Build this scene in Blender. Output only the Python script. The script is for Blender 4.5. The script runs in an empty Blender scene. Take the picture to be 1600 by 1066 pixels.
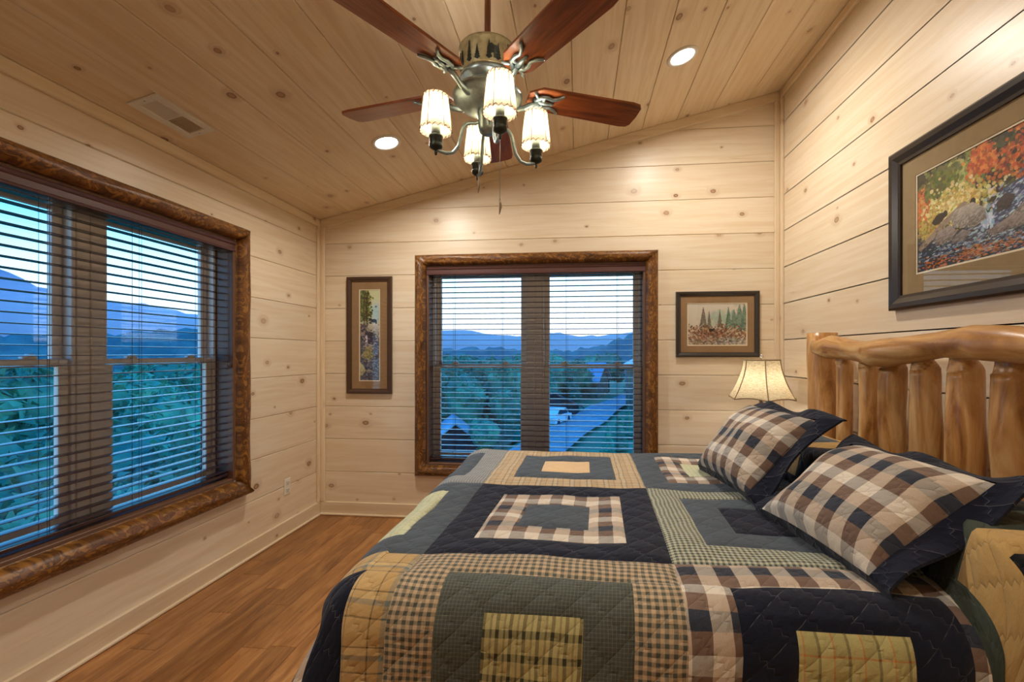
import bpy, math, random
import numpy as np
from mathutils import Vector, Matrix, noise
random.seed(7); np.random.seed(7)
PI = math.pi
sc = bpy.context.scene
C = sc.collection

# ------------------------------------------------------------------ camera, world, exposure
cam = bpy.data.cameras.new('camera')
cam.sensor_width = 36; cam.lens = 36*715/1600
cam.shift_x = -30/1600; cam.shift_y = 20/1600
cam.clip_start = 0.02; cam.clip_end = 2000
co = bpy.data.objects.new('camera', cam); C.objects.link(co)
co.location = (0, 0, 1.366); co.rotation_euler = (PI/2, 0, math.atan(72/715))
sc.camera = co
sc.view_settings.view_transform = 'Standard'; sc.view_settings.look = 'None'
sc.view_settings.exposure = 0.85; sc.view_settings.gamma = 1
sc.view_settings.use_curve_mapping = False
sc.cycles.use_denoising = True
sc.cycles.max_bounces = 7; sc.cycles.transparent_max_bounces = 16
sc.cycles.sample_clamp_indirect = 6

def s2l(c):
    return tuple((x/255/12.92 if x/255 <= .04045 else ((x/255+.055)/1.055)**2.4) for x in c[:3]) + (1,)

class NT:
    """tiny node-tree writer"""
    def __init__(s, tree): s.t = tree; tree.nodes.clear()
    def __call__(s, kind, i=None, **kw):
        n = s.t.nodes.new(kind)
        for k, v in kw.items(): setattr(n, k, v)
        for k, v in (i or {}).items(): s.put(n.inputs[k], v)
        return n
    def put(s, sock, v):
        if isinstance(v, bpy.types.NodeSocket): s.t.links.new(v, sock)
        else: sock.default_value = v
    def m(s, op, a, b=0.0, c=0.0, clamp=False):
        n = s('ShaderNodeMath', operation=op, use_clamp=clamp)
        for k, v in enumerate((a, b, c)): s.put(n.inputs[k], v)
        return n.outputs[0]
    def mix(s, f, a, b, blend='MIX'):
        n = s('ShaderNodeMix', data_type='RGBA', blend_type=blend)
        s.put(n.inputs[0], f); s.put(n.inputs[6], a); s.put(n.inputs[7], b)
        return n.outputs[2]
    def sstep(s, x, lo, hi, a=0.0, b=1.0):
        n = s('ShaderNodeMapRange', interpolation_type='SMOOTHSTEP', clamp=True)
        for k, v in zip((0, 1, 2, 3, 4), (x, lo, hi, a, b)): s.put(n.inputs[k], v)
        return n.outputs[0]
    def ramp(s, f, stops, const=False):
        n = s('ShaderNodeValToRGB')
        cr = n.color_ramp; cr.interpolation = 'CONSTANT' if const else 'LINEAR'
        while len(cr.elements) < len(stops): cr.elements.new(.5)
        for e, (p, c) in zip(cr.elements, stops): e.position = p; e.color = c
        s.put(n.inputs[0], f)
        return n.outputs[0]

wd = bpy.data.worlds.new('dusk_sky'); sc.world = wd; wd.use_nodes = True
n = NT(wd.node_tree)
sp = n('ShaderNodeSeparateXYZ', {0: n('ShaderNodeTexCoord').outputs['Generated']})
glow = n.m('ADD', n.m('MULTIPLY', sp.outputs[0], .50), n.m('MULTIPLY', sp.outputs[1], .86))
t = n.m('ADD', n.m('SUBTRACT', n.m('MULTIPLY', sp.outputs[2], 3.0), n.m('MULTIPLY', glow, .34)), .14)
t = n.m('MULTIPLY', t, .5, clamp=True)
col = n.ramp(t, [(0, (.86, .95, 1.0, 1)), (.12, (.58, .82, 1.0, 1)), (.40, (.05, .50, 1.0, 1)), (1, (.02, .20, .75, 1))])
bg = n('ShaderNodeBackground', {'Color': col, 'Strength': 1.65})
n('ShaderNodeOutputWorld', {'Surface': bg.outputs[0]})

# ------------------------------------------------------------------ room numbers
XL, XR, YB, YF = -2.19, 1.567, 3.706, -0.9
ZL, SL = 2.497, 0.238
def ceil_z(x): return ZL + SL*(x-XL)
BW = 0.2766                                    # exposed board width
BACKWIN = (-1.25, 0.54, 0.44, 2.10)            # opening in the back wall: x0 x1 z0 z1
LEFTWIN = (1.18, 2.74, 0.55, 2.10)             # opening in the left wall: y0 y1 z0 z1

# ------------------------------------------------------------------ mesh builder
class MB:
    def __init__(s): s.v = []; s.f = []; s.uv = []; s.sm = []
    def face(s, idx, uv=None, smooth=False):
        s.f.append(tuple(idx)); s.uv.append(uv or [(0, 0)]*len(idx)); s.sm.append(smooth)
    def poly(s, pts, uv=None, smooth=False):
        b = len(s.v); s.v += [tuple(p) for p in pts]; s.face(range(b, b+len(pts)), uv, smooth)
    def box(s, a, b, off=(0, 0), M=None):
        x0, y0, z0 = a; x1, y1, z1 = b
        P = [(x0,y0,z0),(x1,y0,z0),(x1,y1,z0),(x0,y1,z0),(x0,y0,z1),(x1,y0,z1),(x1,y1,z1),(x0,y1,z1)]
        d = (x1-x0, y1-y0, z1-z0)
        k = len(s.v)
        s.v += [tuple(M @ Vector(p)) if M else p for p in P]
        for f, ax in (((3,2,1,0),2),((4,5,6,7),2),((0,1,5,4),1),((2,3,7,6),1),((1,2,6,5),0),((3,0,4,7),0)):
            o = [q for q in range(3) if q != ax]
            if d[o[1]] > d[o[0]]: o = o[::-1]
            s.face([k+q for q in f], [(P[q][o[0]]+off[0], P[q][o[1]]+off[1]) for q in f])
        return s
    def bbox(s, a, b, c=.004, M=None, off=(0, 0)):
        """box with chamfered edges"""
        x0, y0, z0 = a; x1, y1, z1 = b
        pts = []
        for sx in (0, 1):
            for sy in (0, 1):
                for sz in (0, 1):
                    X, Y, Z = (x0, x1)[sx], (y0, y1)[sy], (z0, z1)[sz]
                    ix, iy, iz = (c, -c)[sx], (c, -c)[sy], (c, -c)[sz]
                    pts += [(X, Y+iy, Z+iz), (X+ix, Y, Z+iz), (X+ix, Y+iy, Z)]
        k = len(s.v); s.v += [tuple(M @ Vector(p)) if M else p for p in pts]
        d = (x1-x0, y1-y0, z1-z0)
        def V(sx, sy, sz, a): return (sx*4+sy*2+sz)*3+a
        def add(f):
            o = sorted(range(3), key=lambda q: -d[q])[:2]
            s.face([k+q for q in f], [(pts[q][o[0]]+off[0], pts[q][o[1]]+off[1]+.37*pts[q][3-o[0]-o[1]]) for q in f])
        for a in range(3):
            o = [q for q in range(3) if q != a]
            for sd in (0, 1):
                f = []
                for q0, q1 in ((0,0),(1,0),(1,1),(0,1)):
                    t = [0,0,0]; t[a] = sd; t[o[0]] = q0; t[o[1]] = q1; f.append(V(*t, a))
                flip = (sd == 0) ^ (a == 1)
                add(f[::-1] if flip else f)
            for q0 in (0, 1):
                for q1 in (0, 1):
                    t0 = [0,0,0]; t1 = [0,0,0]
                    t0[o[0]] = t1[o[0]] = q0; t0[o[1]] = t1[o[1]] = q1; t0[a] = 0; t1[a] = 1
                    f = [V(*t0, o[0]), V(*t1, o[0]), V(*t1, o[1]), V(*t0, o[1])]
                    add(f if ((q0 ^ q1) == 0) ^ (a == 1) else f[::-1])
        for sx in (0, 1):
            for sy in (0, 1):
                for sz in (0, 1):
                    f = [V(sx, sy, sz, q) for q in range(3)]
                    add(f if (sx+sy+sz) % 2 else f[::-1])
        return s
    def tube(s, pts, rad, n=10, caps=True, uvs=1.0, fn=None, smooth=True):
        """tube along pts with radius per point; fn(i, angle, r) -> r"""
        pts = [Vector(p) for p in pts]
        if not hasattr(rad, '__len__'): rad = [rad]*len(pts)
        k = len(s.v); L = 0; up = None; Ls = []
        for i, p in enumerate(pts):
            d = (pts[min(i+1, len(pts)-1)]-pts[max(i-1, 0)])
            d = d.normalized() if d.length > 1e-9 else Vector((0, 0, 1))
            if up is None:
                up = Vector((0, 0, 1)) if abs(d.z) < .9 else Vector((1, 0, 0))
            a = (up-d*up.dot(d)).normalized(); b = d.cross(a); up = a
            if i: L += (p-pts[i-1]).length
            Ls.append(L)
            for j in range(n):
                w = 2*PI*j/n; r = rad[i] if fn is None else fn(i, w, rad[i])
                s.v.append(tuple(p+a*(r*math.cos(w))+b*(r*math.sin(w))))
        for i in range(len(pts)-1):
            for j in range(n):
                j2 = (j+1) % n
                r = max(rad[i], .001)
                s.face((k+i*n+j, k+i*n+j2, k+(i+1)*n+j2, k+(i+1)*n+j),
                       [(Ls[i]*uvs, j*2*PI/n*r), (Ls[i]*uvs, (j+1)*2*PI/n*r), (Ls[i+1]*uvs, (j+1)*2*PI/n*r), (Ls[i+1]*uvs, j*2*PI/n*r)], smooth)
        if caps:
            s.face([k+j for j in range(n)][::-1], [(.05*math.cos(2*PI*j/n), .05*math.sin(2*PI*j/n)) for j in range(n)])
            e = k+(len(pts)-1)*n
            s.face([e+j for j in range(n)], [(.05*math.cos(2*PI*j/n), .05*math.sin(2*PI*j/n)) for j in range(n)])
        return s
    def lathe(s, prof, c=(0, 0, 0), n=24, smooth=True, caps=True, fn=None):
        k = len(s.v)
        for i, (r, z) in enumerate(prof):
            for j in range(n):
                w = 2*PI*j/n; q = r if fn is None else fn(r, z, w)
                s.v.append((c[0]+q*math.cos(w), c[1]+q*math.sin(w), c[2]+z))
        for i in range(len(prof)-1):
            for j in range(n):
                j2 = (j+1) % n
                s.face((k+i*n+j, k+i*n+j2, k+(i+1)*n+j2, k+(i+1)*n+j),
                       [(j/n, prof[i][1]), ((j+1)/n, prof[i][1]), ((j+1)/n, prof[i+1][1]), (j/n, prof[i+1][1])], smooth)
        if caps:
            if prof[0][0] > 1e-5: s.face([k+j for j in range(n)][::-1])
            e = k+(len(prof)-1)*n
            if prof[-1][0] > 1e-5: s.face([e+j for j in range(n)])
        return s
    def prism(s, P, T, M, c=0.0, off=(0, 0)):
        """CCW polygon P (2d) extruded from w=0 to w=T, front edge chamfered by c; M(u,v,w)->xyz"""
        n = len(P); ins = []
        for i in range(n):
            a, b, d = Vector(P[i-1]), Vector(P[i]), Vector(P[(i+1) % n])
            e0 = (b-a).normalized(); e1 = (d-b).normalized()
            n0 = Vector((-e0.y, e0.x)); n1 = Vector((-e1.y, e1.x))
            q = n0+n1
            den = 1+n0.dot(n1)
            ins.append(tuple(b+q*(c/den)) if den > .05 else tuple(b+n0*c))
        uvp = [(p[0]+off[0], p[1]+off[1]) for p in P]; uvi = [(p[0]+off[0], p[1]+off[1]) for p in ins]
        k = len(s.v)
        s.v += [tuple(M(p[0], p[1], 0)) for p in P]
        s.v += [tuple(M(p[0], p[1], T-c)) for p in P]
        if c > 0: s.v += [tuple(M(p[0], p[1], T)) for p in ins]
        for i in range(n):
            j = (i+1) % n
            s.face((k+i, k+j, k+n+j, k+n+i), [uvp[i], uvp[j], uvp[j], uvp[i]])
            if c > 0: s.face((k+n+i, k+n+j, k+2*n+j, k+2*n+i), [uvp[i], uvp[j], uvi[j], uvi[i]])
        s.face([k+i for i in range(n)][::-1], uvp[::-1])
        o = 2*n if c > 0 else n
        s.face([k+o+i for i in range(n)], uvi if c > 0 else uvp)
        return s
    def grid(s, fn, us, vs, uvf=None, smooth=True, flip=False):
        k = len(s.v); nu, nv = len(us), len(vs)
        for u in us:
            for v in vs: s.v.append(tuple(fn(u, v)))
        uvf = uvf or (lambda u, v: (u, v))
        for i in range(nu-1):
            for j in range(nv-1):
                f = [k+i*nv+j, k+(i+1)*nv+j, k+(i+1)*nv+j+1, k+i*nv+j+1]
                q = [uvf(us[i], vs[j]), uvf(us[i+1], vs[j]), uvf(us[i+1], vs[j+1]), uvf(us[i], vs[j+1])]
                s.face(f[::-1] if flip else f, q[::-1] if flip else q, smooth)
        return s
    def mesh(s, name, m):
        me = bpy.data.meshes.new(name)
        me.from_pydata(s.v, [], s.f)
        ul = me.uv_layers.new(name='UVMap')
        ul.data.foreach_set('uv', np.array([c for f in s.uv for c in f], dtype=np.float32).ravel())
        me.polygons.foreach_set('use_smooth', np.array(s.sm, dtype=bool))
        if m: me.materials.append(m)
        me.update()
        return me
    def build(s, name, m, parent=None):
        return link(bpy.data.objects.new(name, s.mesh(name, m)), parent)

def link(o, parent=None):
    C.objects.link(o)
    if parent is not None:
        o.parent = parent
        o.matrix_parent_inverse = world_of(parent).inverted()
    return o
def world_of(o):
    m = o.matrix_basis.copy()
    if o.parent: m = world_of(o.parent) @ o.matrix_parent_inverse @ m
    return m
def tag(o, label, cat, group=None, kind=None):
    o['label'] = label; o['category'] = cat
    if group: o['group'] = group
    if kind: o['kind'] = kind
    return o
def thing(name, label, cat, loc=(0, 0, 0), group=None, kind=None):
    o = bpy.data.objects.new(name, None); o.location = loc; o.empty_display_size = .1; C.objects.link(o)
    return tag(o, label, cat, group, kind)
def copy_tree(o, parent=None):
    c = o.copy(); C.objects.link(c)
    if parent is not None: c.parent = parent
    for ch in list(o.children): copy_tree(ch, c)
    return c

# ------------------------------------------------------------------ materials
MATS = {}
def new_mat(name):
    m = bpy.data.materials.new(name); m.use_nodes = True; MATS[name] = m
    return m, NT(m.node_tree)
def finish(n, color, rough=.5, bump=None, bstr=.3, bdist=.01, metal=0.0, **kw):
    i = {'Base Color': color, 'Roughness': rough, 'Metallic': metal}
    if bump is not None:
        i['Normal'] = n('ShaderNodeBump', {'Strength': bstr, 'Distance': bdist, 'Height': bump}).outputs[0]
    p = n('ShaderNodeBsdfPrincipled', i)
    for k, v in kw.items(): n.put(p.inputs[k], v)
    n('ShaderNodeOutputMaterial', {'Surface': p.outputs[0]})
    return p
def plain(name, c, rough=.5, metal=0.0, noise_amt=.06, scale=30, **kw):
    m, n = new_mat(name)
    nz = n('ShaderNodeTexNoise', {'Vector': n('ShaderNodeTexCoord').outputs['Object'], 'Scale': scale, 'Detail': 3})
    f = n.m('ADD', n.m('MULTIPLY', n.m('SUBTRACT', nz.outputs[0], .5), noise_amt*4), 1.0)
    hs = n('ShaderNodeHueSaturation', {'Color': s2l(c), 'Value': f})
    finish(n, hs.outputs[0], rough, metal=metal, **kw)
    return m
def scaled_uv(n, su, sv, u0=0, v0=0):
    uv = n('ShaderNodeUVMap').outputs[0]
    return n('ShaderNodeMapping', {'Vector': uv, 'Location': (u0, v0, 0), 'Scale': (su, sv, 1)}).outputs[0]

def pine(name, light, mid, dark, knot_keep=.5, rough=.36, vary=.10):
    m, n = new_mat(name)
    uv = n('ShaderNodeUVMap').outputs[0]
    # knots
    vo = n('ShaderNodeTexVoronoi', {'Vector': scaled_uv(n, 3.3, 4.6), 'Scale': 1.0, 'Randomness': .85}, voronoi_dimensions='2D', feature='F1')
    hc = n('ShaderNodeSeparateColor', {0: vo.outputs['Color']})
    d = vo.outputs['Distance']
    wob = n('ShaderNodeTexNoise', {'Vector': uv, 'Scale': 28, 'Detail': 1})
    d = n.m('ADD', d, n.m('MULTIPLY', n.m('SUBTRACT', wob.outputs[0], .5), .035))
    keep = n.m('LESS_THAN', hc.outputs[0], knot_keep)
    r = n.m('ADD', n.m('MULTIPLY', n.m('POWER', hc.outputs[1], 2.0), .070), .024)
    core = n.m('MULTIPLY', n.sstep(d, n.m('MULTIPLY', r, .75), r, 1, 0), keep)
    ring = n.m('MULTIPLY', n.m('MULTIPLY', n.sstep(d, n.m('MULTIPLY', r, .5), n.m('MULTIPLY', r, .8)), n.sstep(d, n.m('MULTIPLY', r, .85), n.m('MULTIPLY', r, 1.15), 1, 0)), keep)
    halo = n.m('MULTIPLY', n.sstep(d, r, n.m('MULTIPLY', r, 3.2), 1, 0), keep)
    # grain, pushed aside around knots
    pushed = n('ShaderNodeVectorMath', {0: scaled_uv(n, 1.1, 17), 1: n('ShaderNodeCombineXYZ', {1: n.m('MULTIPLY', halo, 1.1)}).outputs[0]}, operation='ADD').outputs[0]
    g1 = n('ShaderNodeTexNoise', {'Vector': pushed, 'Scale': 1.6, 'Detail': 5, 'Roughness': .6, 'Distortion': .5}).outputs[0]
    g2 = n('ShaderNodeTexNoise', {'Vector': scaled_uv(n, 4, 160), 'Scale': 1, 'Detail': 2}).outputs[0]
    big = n('ShaderNodeTexNoise', {'Vector': scaled_uv(n, .55, 2.2), 'Scale': 1.4, 'Detail': 2}).outputs[0]
    st = n('ShaderNodeTexNoise', {'Vector': scaled_uv(n, 1.7, 26), 'Scale': 1.0, 'Detail': 3, 'Roughness': .7}).outputs[0]
    streak = n.m('MULTIPLY', n.sstep(st, .66, .80), .45)
    base = n.mix(n.sstep(g1, .35, .68), s2l(light), s2l(mid))
    base = n.mix(n.m('MULTIPLY', n.sstep(big, .45, .75), .45), base, s2l(mid))
    base = n.mix(n.m('MULTIPLY', g2, .12), base, s2l(dark))
    base = n.mix(streak, base, s2l(dark))
    base = n.mix(n.m('MULTIPLY', halo, .28), base, s2l(dark))
    base = n.mix(n.m('MULTIPLY', core, n.m('ADD', n.m('MULTIPLY', hc.outputs[2], .55), .42)), base, s2l(dark))
    base = n.mix(n.m('MULTIPLY', ring, n.m('ADD', n.m('MULTIPLY', n.m('POWER', hc.outputs[2], 2.0), .7), .28)), base, s2l((104, 66, 36)))
    rnd = n('ShaderNodeObjectInfo').outputs['Random']
    val = n.m('ADD', 1-vary*.5, n.m('MULTIPLY', rnd, vary))
    base = n('ShaderNodeHueSaturation', {'Color': base, 'Value': val}).outputs[0]
    finish(n, base, rough, bump=n.m('ADD', g1, n.m('MULTIPLY', g2, .5)), bstr=.08, bdist=.004)
    return m
PINE = pine('whitewashed_pine', (243, 228, 203), (234, 213, 181), (178, 134, 90), .42)
PINEC = pine('ceiling_pine', (240, 222, 192), (227, 202, 164), (166, 120, 76), .45, .34)
TRIM = pine('trim_pine', (242, 224, 194), (232, 208, 172), (178, 130, 82), .12, .34)

def hardwood(name, cols, rough=.3, sv=22, vary=.35):
    m, n = new_mat(name)
    g1 = n('ShaderNodeTexNoise', {'Vector': scaled_uv(n, 2.2, sv), 'Scale': 1.2, 'Detail': 6, 'Roughness': .65, 'Distortion': 1.2}).outputs[0]
    g2 = n('ShaderNodeTexNoise', {'Vector': scaled_uv(n, 5, 190), 'Scale': 1, 'Detail': 2}).outputs[0]
    bl = n('ShaderNodeTexNoise', {'Vector': scaled_uv(n, 5, 14), 'Scale': 1.5, 'Detail': 3, 'Roughness': .7}).outputs[0]
    base = n.ramp(g1, [(.28, s2l(cols[0])), (.5, s2l(cols[1])), (.72, s2l(cols[2]))])
    base = n.mix(n.m('MULTIPLY', g2, .3), base, s2l(cols[0]))
    base = n.mix(n.m('MULTIPLY', n.sstep(bl, .66, .78), .75), base, s2l(tuple(q*.45 for q in cols[0])))
    rnd = n('ShaderNodeObjectInfo').outputs['Random']
    base = n('ShaderNodeHueSaturation', {'Color': base, 'Value': n.m('ADD', 1-vary*.5, n.m('MULTIPLY', rnd, vary))}).outputs[0]
    finish(n, base, rough, bump=n.m('ADD', g1, g2), bstr=.12, bdist=.004)
    return m
FLOOR = hardwood('oak_floor', [(122, 78, 40), (168, 114, 64), (198, 146, 90)], .30, 16, .45)
BLADE = hardwood('walnut_blade', [(84, 38, 16), (148, 78, 36), (182, 106, 54)], .28, 30)
NIGHT = hardwood('stained_nightstand', [(86, 46, 18), (140, 84, 38), (172, 110, 56)], .35)

def log_mat(name, cols, rough, peel=.0, su=3.0, sv=9.0, knots=0.0):
    m, n = new_mat(name)
    oc = n('ShaderNodeTexCoord').outputs['Object']
    g1 = n('ShaderNodeTexNoise', {'Vector': scaled_uv(n, su, sv), 'Scale': 1.6, 'Detail': 5, 'Roughness': .62, 'Distortion': 1.6}).outputs[0]
    g2 = n('ShaderNodeTexNoise', {'Vector': scaled_uv(n, 3, 70), 'Scale': 1.2, 'Detail': 3}).outputs[0]
    base = n.ramp(g1, [(.30, s2l(cols[0])), (.48, s2l(cols[1])), (.66, s2l(cols[2]))])
    base = n.mix(n.m('MULTIPLY', g2, .25), base, s2l(cols[0]))
    if peel:
        pz = n('ShaderNodeTexNoise', {'Vector': scaled_uv(n, 9, 22), 'Scale': 1.5, 'Detail': 2, 'Distortion': 2.5}).outputs[0]
        base = n.mix(n.m('MULTIPLY', n.sstep(pz, .50, .66), peel), base, s2l(cols[3]))
        base = n.mix(n.m('MULTIPLY', n.m('MULTIPLY', n.sstep(pz, .44, .49), n.sstep(pz, .50, .54, 1, 0)), .7), base, s2l(cols[0]))
    if knots:
        vo = n('ShaderNodeTexVoronoi', {'Vector': oc, 'Scale': 4.2, 'Randomness': 1.0}, feature='F1')
        hc = n('ShaderNodeSeparateColor', {0: vo.outputs['Color']})
        k = n.m('MULTIPLY', n.sstep(vo.outputs['Distance'], .05, .13, 1, 0), n.m('LESS_THAN', hc.outputs[0], .55))
        k2 = n.m('MULTIPLY', n.sstep(vo.outputs['Distance'], .06, .32, 1, 0), n.m('LESS_THAN', hc.outputs[0], .55))
        base = n.mix(n.m('MULTIPLY', k2, .4), base, s2l(cols[1]))
        base = n.mix(n.m('MULTIPLY', k, knots), base, s2l(cols[0]))
    rnd = n('ShaderNodeObjectInfo').outputs['Random']
    base = n('ShaderNodeHueSaturation', {'Color': base, 'Value': n.m('ADD', .9, n.m('MULTIPLY', rnd, .2))}).outputs[0]
    finish(n, base, rough, bump=g1, bstr=.25, bdist=.008)
    return m
CASING = log_mat('stained_half_log', [(66, 36, 10), (112, 68, 24), (140, 90, 36), (170, 118, 50)], .42, .65)
LOG = log_mat('honey_log', [(140, 88, 40), (200, 146, 84), (226, 184, 126)], .30, 0, 1.3, 7.0, .85)

def metal_mat(name, c, rough, patina=.3):
    m, n = new_mat(name)
    nz = n('ShaderNodeTexNoise', {'Vector': n('ShaderNodeTexCoord').outputs['Object'], 'Scale': 45, 'Detail': 4}).outputs[0]
    base = n.mix(n.m('MULTIPLY', n.sstep(nz, .4, .7), patina), s2l(c), s2l(tuple(q*.45 for q in c)))
    finish(n, base, n.m('ADD', rough, n.m('MULTIPLY', nz, .15)), metal=.85)
    return m
PEWTER = metal_mat('pewter', (158, 176, 178), .28, .25)
PEWDARK = metal_mat('dark_pewter', (62, 66, 60), .34, .4)
BRASS = metal_mat('aged_band', (172, 160, 122), .42, .4)
CHROME = metal_mat('chrome', (200, 200, 205), .12, .05)
WHITEP = plain('white_paint', (226, 222, 212), .4, 0, .01)
IVORY = plain('ivory_plastic', (236, 230, 214), .35, 0, .01)
DARKH = plain('dark_slot', (16, 15, 15), .8)
SLAT = plain('dark_brown_slat', (62, 42, 44), .24, 0, .05)
VAL = plain('brown_valance', (92, 60, 56), .34, 0, .05)
CORD = plain('brown_cord', (60, 46, 44), .8)
VINYL = plain('taupe_vinyl', (236, 224, 208), .45, 0, .03)
JAMB = plain('jamb_board', (112, 78, 56), .45, 0, .04)
FRAMEB = plain('dark_frame', (44, 36, 32), .30, 0, .12, 60)
FRAMEBR = plain('brown_frame', (74, 50, 34), .32, 0, .12, 60)
FRAMEGR = plain('charcoal_frame', (54, 46, 38), .38, 0, .12, 60)
MATB = plain('suede_mat_board', (150, 118, 82), .9, 0, .08, 26)
MATG = plain('suede_mat_olive', (146, 124, 88), .9, 0, .08, 26)
BEVEL = plain('cream_bevel', (226, 214, 186), .7)
LATH = plain('dark_lath', (70, 56, 44), .8)
STONEW = plain('mattress_ticking', (224, 218, 206), .85)

def glass_mat(name, ior=1.45, tint=(1, 1, 1, 1)):
    m, n = new_mat(name)
    fc = n('ShaderNodeLayerWeight', {'Blend': .5}).outputs['Facing']
    f0 = ((ior-1)/(ior+1))**2
    fr = n.m('ADD', n.m('MULTIPLY', n.m('POWER', fc, 5.0), 1-f0), f0)
    mx = n('ShaderNodeMixShader', {0: fr, 1: n('ShaderNodeBsdfTransparent', {'Color': tint}).outputs[0],
                                   2: n('ShaderNodeBsdfGlossy', {'Roughness': .01}).outputs[0]})
    n('ShaderNodeOutputMaterial', {'Surface': mx.outputs[0]})
    return m
GLASS = glass_mat('window_glass'); PGLASS = glass_mat('picture_glass', 1.5)

def emit(name, c, s):
    m, n = new_mat(name)
    e = n('ShaderNodeEmission', {'Color': c, 'Strength': s})
    n('ShaderNodeOutputMaterial', {'Surface': e.outputs[0]})
    return m
def shade_mat(name, c, c2, trans, scale):
    m, n = new_mat(name)
    oc = n('ShaderNodeTexCoord').outputs['Object']
    a = n('ShaderNodeTexNoise', {'Vector': n('ShaderNodeMapping', {'Vector': oc, 'Scale': (1, 1, 9)}).outputs[0], 'Scale': scale, 'Detail': 3}).outputs[0]
    b = n('ShaderNodeTexNoise', {'Vector': n('ShaderNodeMapping', {'Vector': oc, 'Scale': (9, 9, 1)}).outputs[0], 'Scale': scale, 'Detail': 3}).outputs[0]
    col = n.mix(n.sstep(n.m('ADD', a, b), .8, 1.25), s2l(c), s2l(c2))
    df = n('ShaderNodeBsdfDiffuse', {'Color': col}); tr = n('ShaderNodeBsdfTranslucent', {'Color': col})
    mx = n('ShaderNodeMixShader', {0: trans, 1: df.outputs[0], 2: tr.outputs[0]})
    n('ShaderNodeOutputMaterial', {'Surface': mx.outputs[0]})
    return m
LINEN = shade_mat('linen_shade', (214, 200, 170), (176, 156, 118), .42, 40)
HIDE = shade_mat('rawhide_shade', (240, 228, 200), (226, 208, 172), .45, 20)
SHTRIM = plain('shade_piping', (150, 128, 96), .8)
LACE = plain('leather_lacing', (128, 76, 40), .7)
BULB = emit('lit_bulb', (1, .93, .80, 1), 30)
LENS = emit('lit_lens', (1, .95, .86, 1), 14)
def point(name, loc, watts, r, color=(1, .90, .76), parent=None):
    l = bpy.data.lights.new(name, 'POINT'); l.energy = watts; l.shadow_soft_size = r; l.color = color
    o = bpy.data.objects.new(name, l); o.location = loc
    return link(o, parent)

# ------------------------------------------------------------------ the shell: slabs, then a plank for every board
def wall_slab(name, boxes, label, m=LATH):
    b = MB()
    for q in boxes: b.box(*q)
    return tag(b.build(name, m), label, 'wall', kind='structure')
bx0, bx1, bz0, bz1 = BACKWIN; ly0, ly1, lz0, lz1 = LEFTWIN
PT = .018
WB = wall_slab('wall_back', [((XL-.25, YB+PT, -.1), (bx0, YB+.24, 2.44)), ((bx1, YB+PT, -.1), (XR+.25, YB+.24, 3.0)),
    ((bx0, YB+PT, -.1), (bx1, YB+.24, bz0)), ((bx0, YB+PT, bz1), (bx1, YB+.24, 2.60)),
    ((-1.6, YB+PT, 2.44), (bx0, YB+.24, 2.56)), ((-.6, YB+PT, 2.60), (bx1, YB+.24, 2.78)), ((.9, YB+PT, 3.0), (XR+.25, YB+.24, 3.15))],
    'knotty pine back wall with the two-sash window in it')
WL = wall_slab('wall_left', [((XL-.24, YF-.1, -.1), (XL-PT, ly0, ZL+.05)), ((XL-.24, ly1, -.1), (XL-PT, YB+PT, ZL+.05)),
    ((XL-.24, ly0, -.1), (XL-PT, ly1, lz0)), ((XL-.24, ly0, lz1), (XL-PT, ly1, ZL+.05))], 'knotty pine wall on the left with the wide window')
WR = wall_slab('wall_right', [((XR+PT, YF-.1, -.1), (XR+.2, YB+PT, 3.42))], 'tall knotty pine wall behind the headboard')
WF = wall_slab('wall_front', [((XL-.24, YF-.2, -.1), (XR+.2, YF, 3.45))], 'plain pine wall behind the camera', PINE)
b = MB()
ang = math.atan(SL)
for (x0, x1) in ((XL-.25, XR+.25),):
    z0, z1 = ceil_z(x0)+.03, ceil_z(x1)+.03
    for y0, y1 in ((YF-.2, YB+.24),):
        P = [(x0, y0, z0), (x1, y0, z1), (x1, y1, z1), (x0, y1, z0)]
        k = len(b.v); b.v += P+[(p[0], p[1], p[2]+.15) for p in P]
        for f in ((0,1,2,3)[::-1], (4,5,6,7), (0,1,5,4), (1,2,6,5), (2,3,7,6), (3,0,4,7)): b.face([k+q for q in f])
CE = tag(b.build('ceiling', LATH), 'sloping pine board ceiling rising to the right', 'ceiling', kind='structure')
b = MB().box((XL-.2, YF-.2, -.15), (XR+.2, YB+.2, -.012))
FL = tag(b.build('floor', LATH), 'warm brown oak plank floor', 'floor', kind='structure')

def plank(P, M, m, parent, T=PT, c=.004):
    off = (random.uniform(0, 60), random.uniform(0, 60))
    return MB().prism(P, T, M, c, off).build('plank', m, parent)
def row_polys(u0, u1, z0, z1, op):
    """rectangle u0..u1 x z0..z1 minus opening op=(a0,a1,c0,c1)"""
    if op is None or z1 <= op[2]+1e-4 or z0 >= op[3]-1e-4: return [[(u0, z0), (u1, z0), (u1, z1), (u0, z1)]]
    a0, a1, c0, c1 = op
    if z0 >= c0 and z1 <= c1: return [[(u0, z0), (a0, z0), (a0, z1), (u0, z1)], [(a1, z0), (u1, z0), (u1, z1), (a1, z1)]]
    if z0 < c0: return [[(u0, z0), (u1, z0), (u1, z1), (a1, z1), (a1, c0), (a0, c0), (a0, z1), (u0, z1)]]
    return [[(u0, z0), (a0, z0), (a0, c1), (a1, c1), (a1, z0), (u1, z0), (u1, z1), (u0, z1)]]
def clip(P, f):
    out = []
    for i in range(len(P)):
        a, b = P[i], P[(i+1) % len(P)]; fa, fb = f(a), f(b)
        if fa >= 0: out.append(a)
        if (fa >= 0) != (fb >= 0):
            t = fa/(fa-fb); out.append((a[0]+(b[0]-a[0])*t, a[1]+(b[1]-a[1])*t))
    return out
G = .0009
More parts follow.
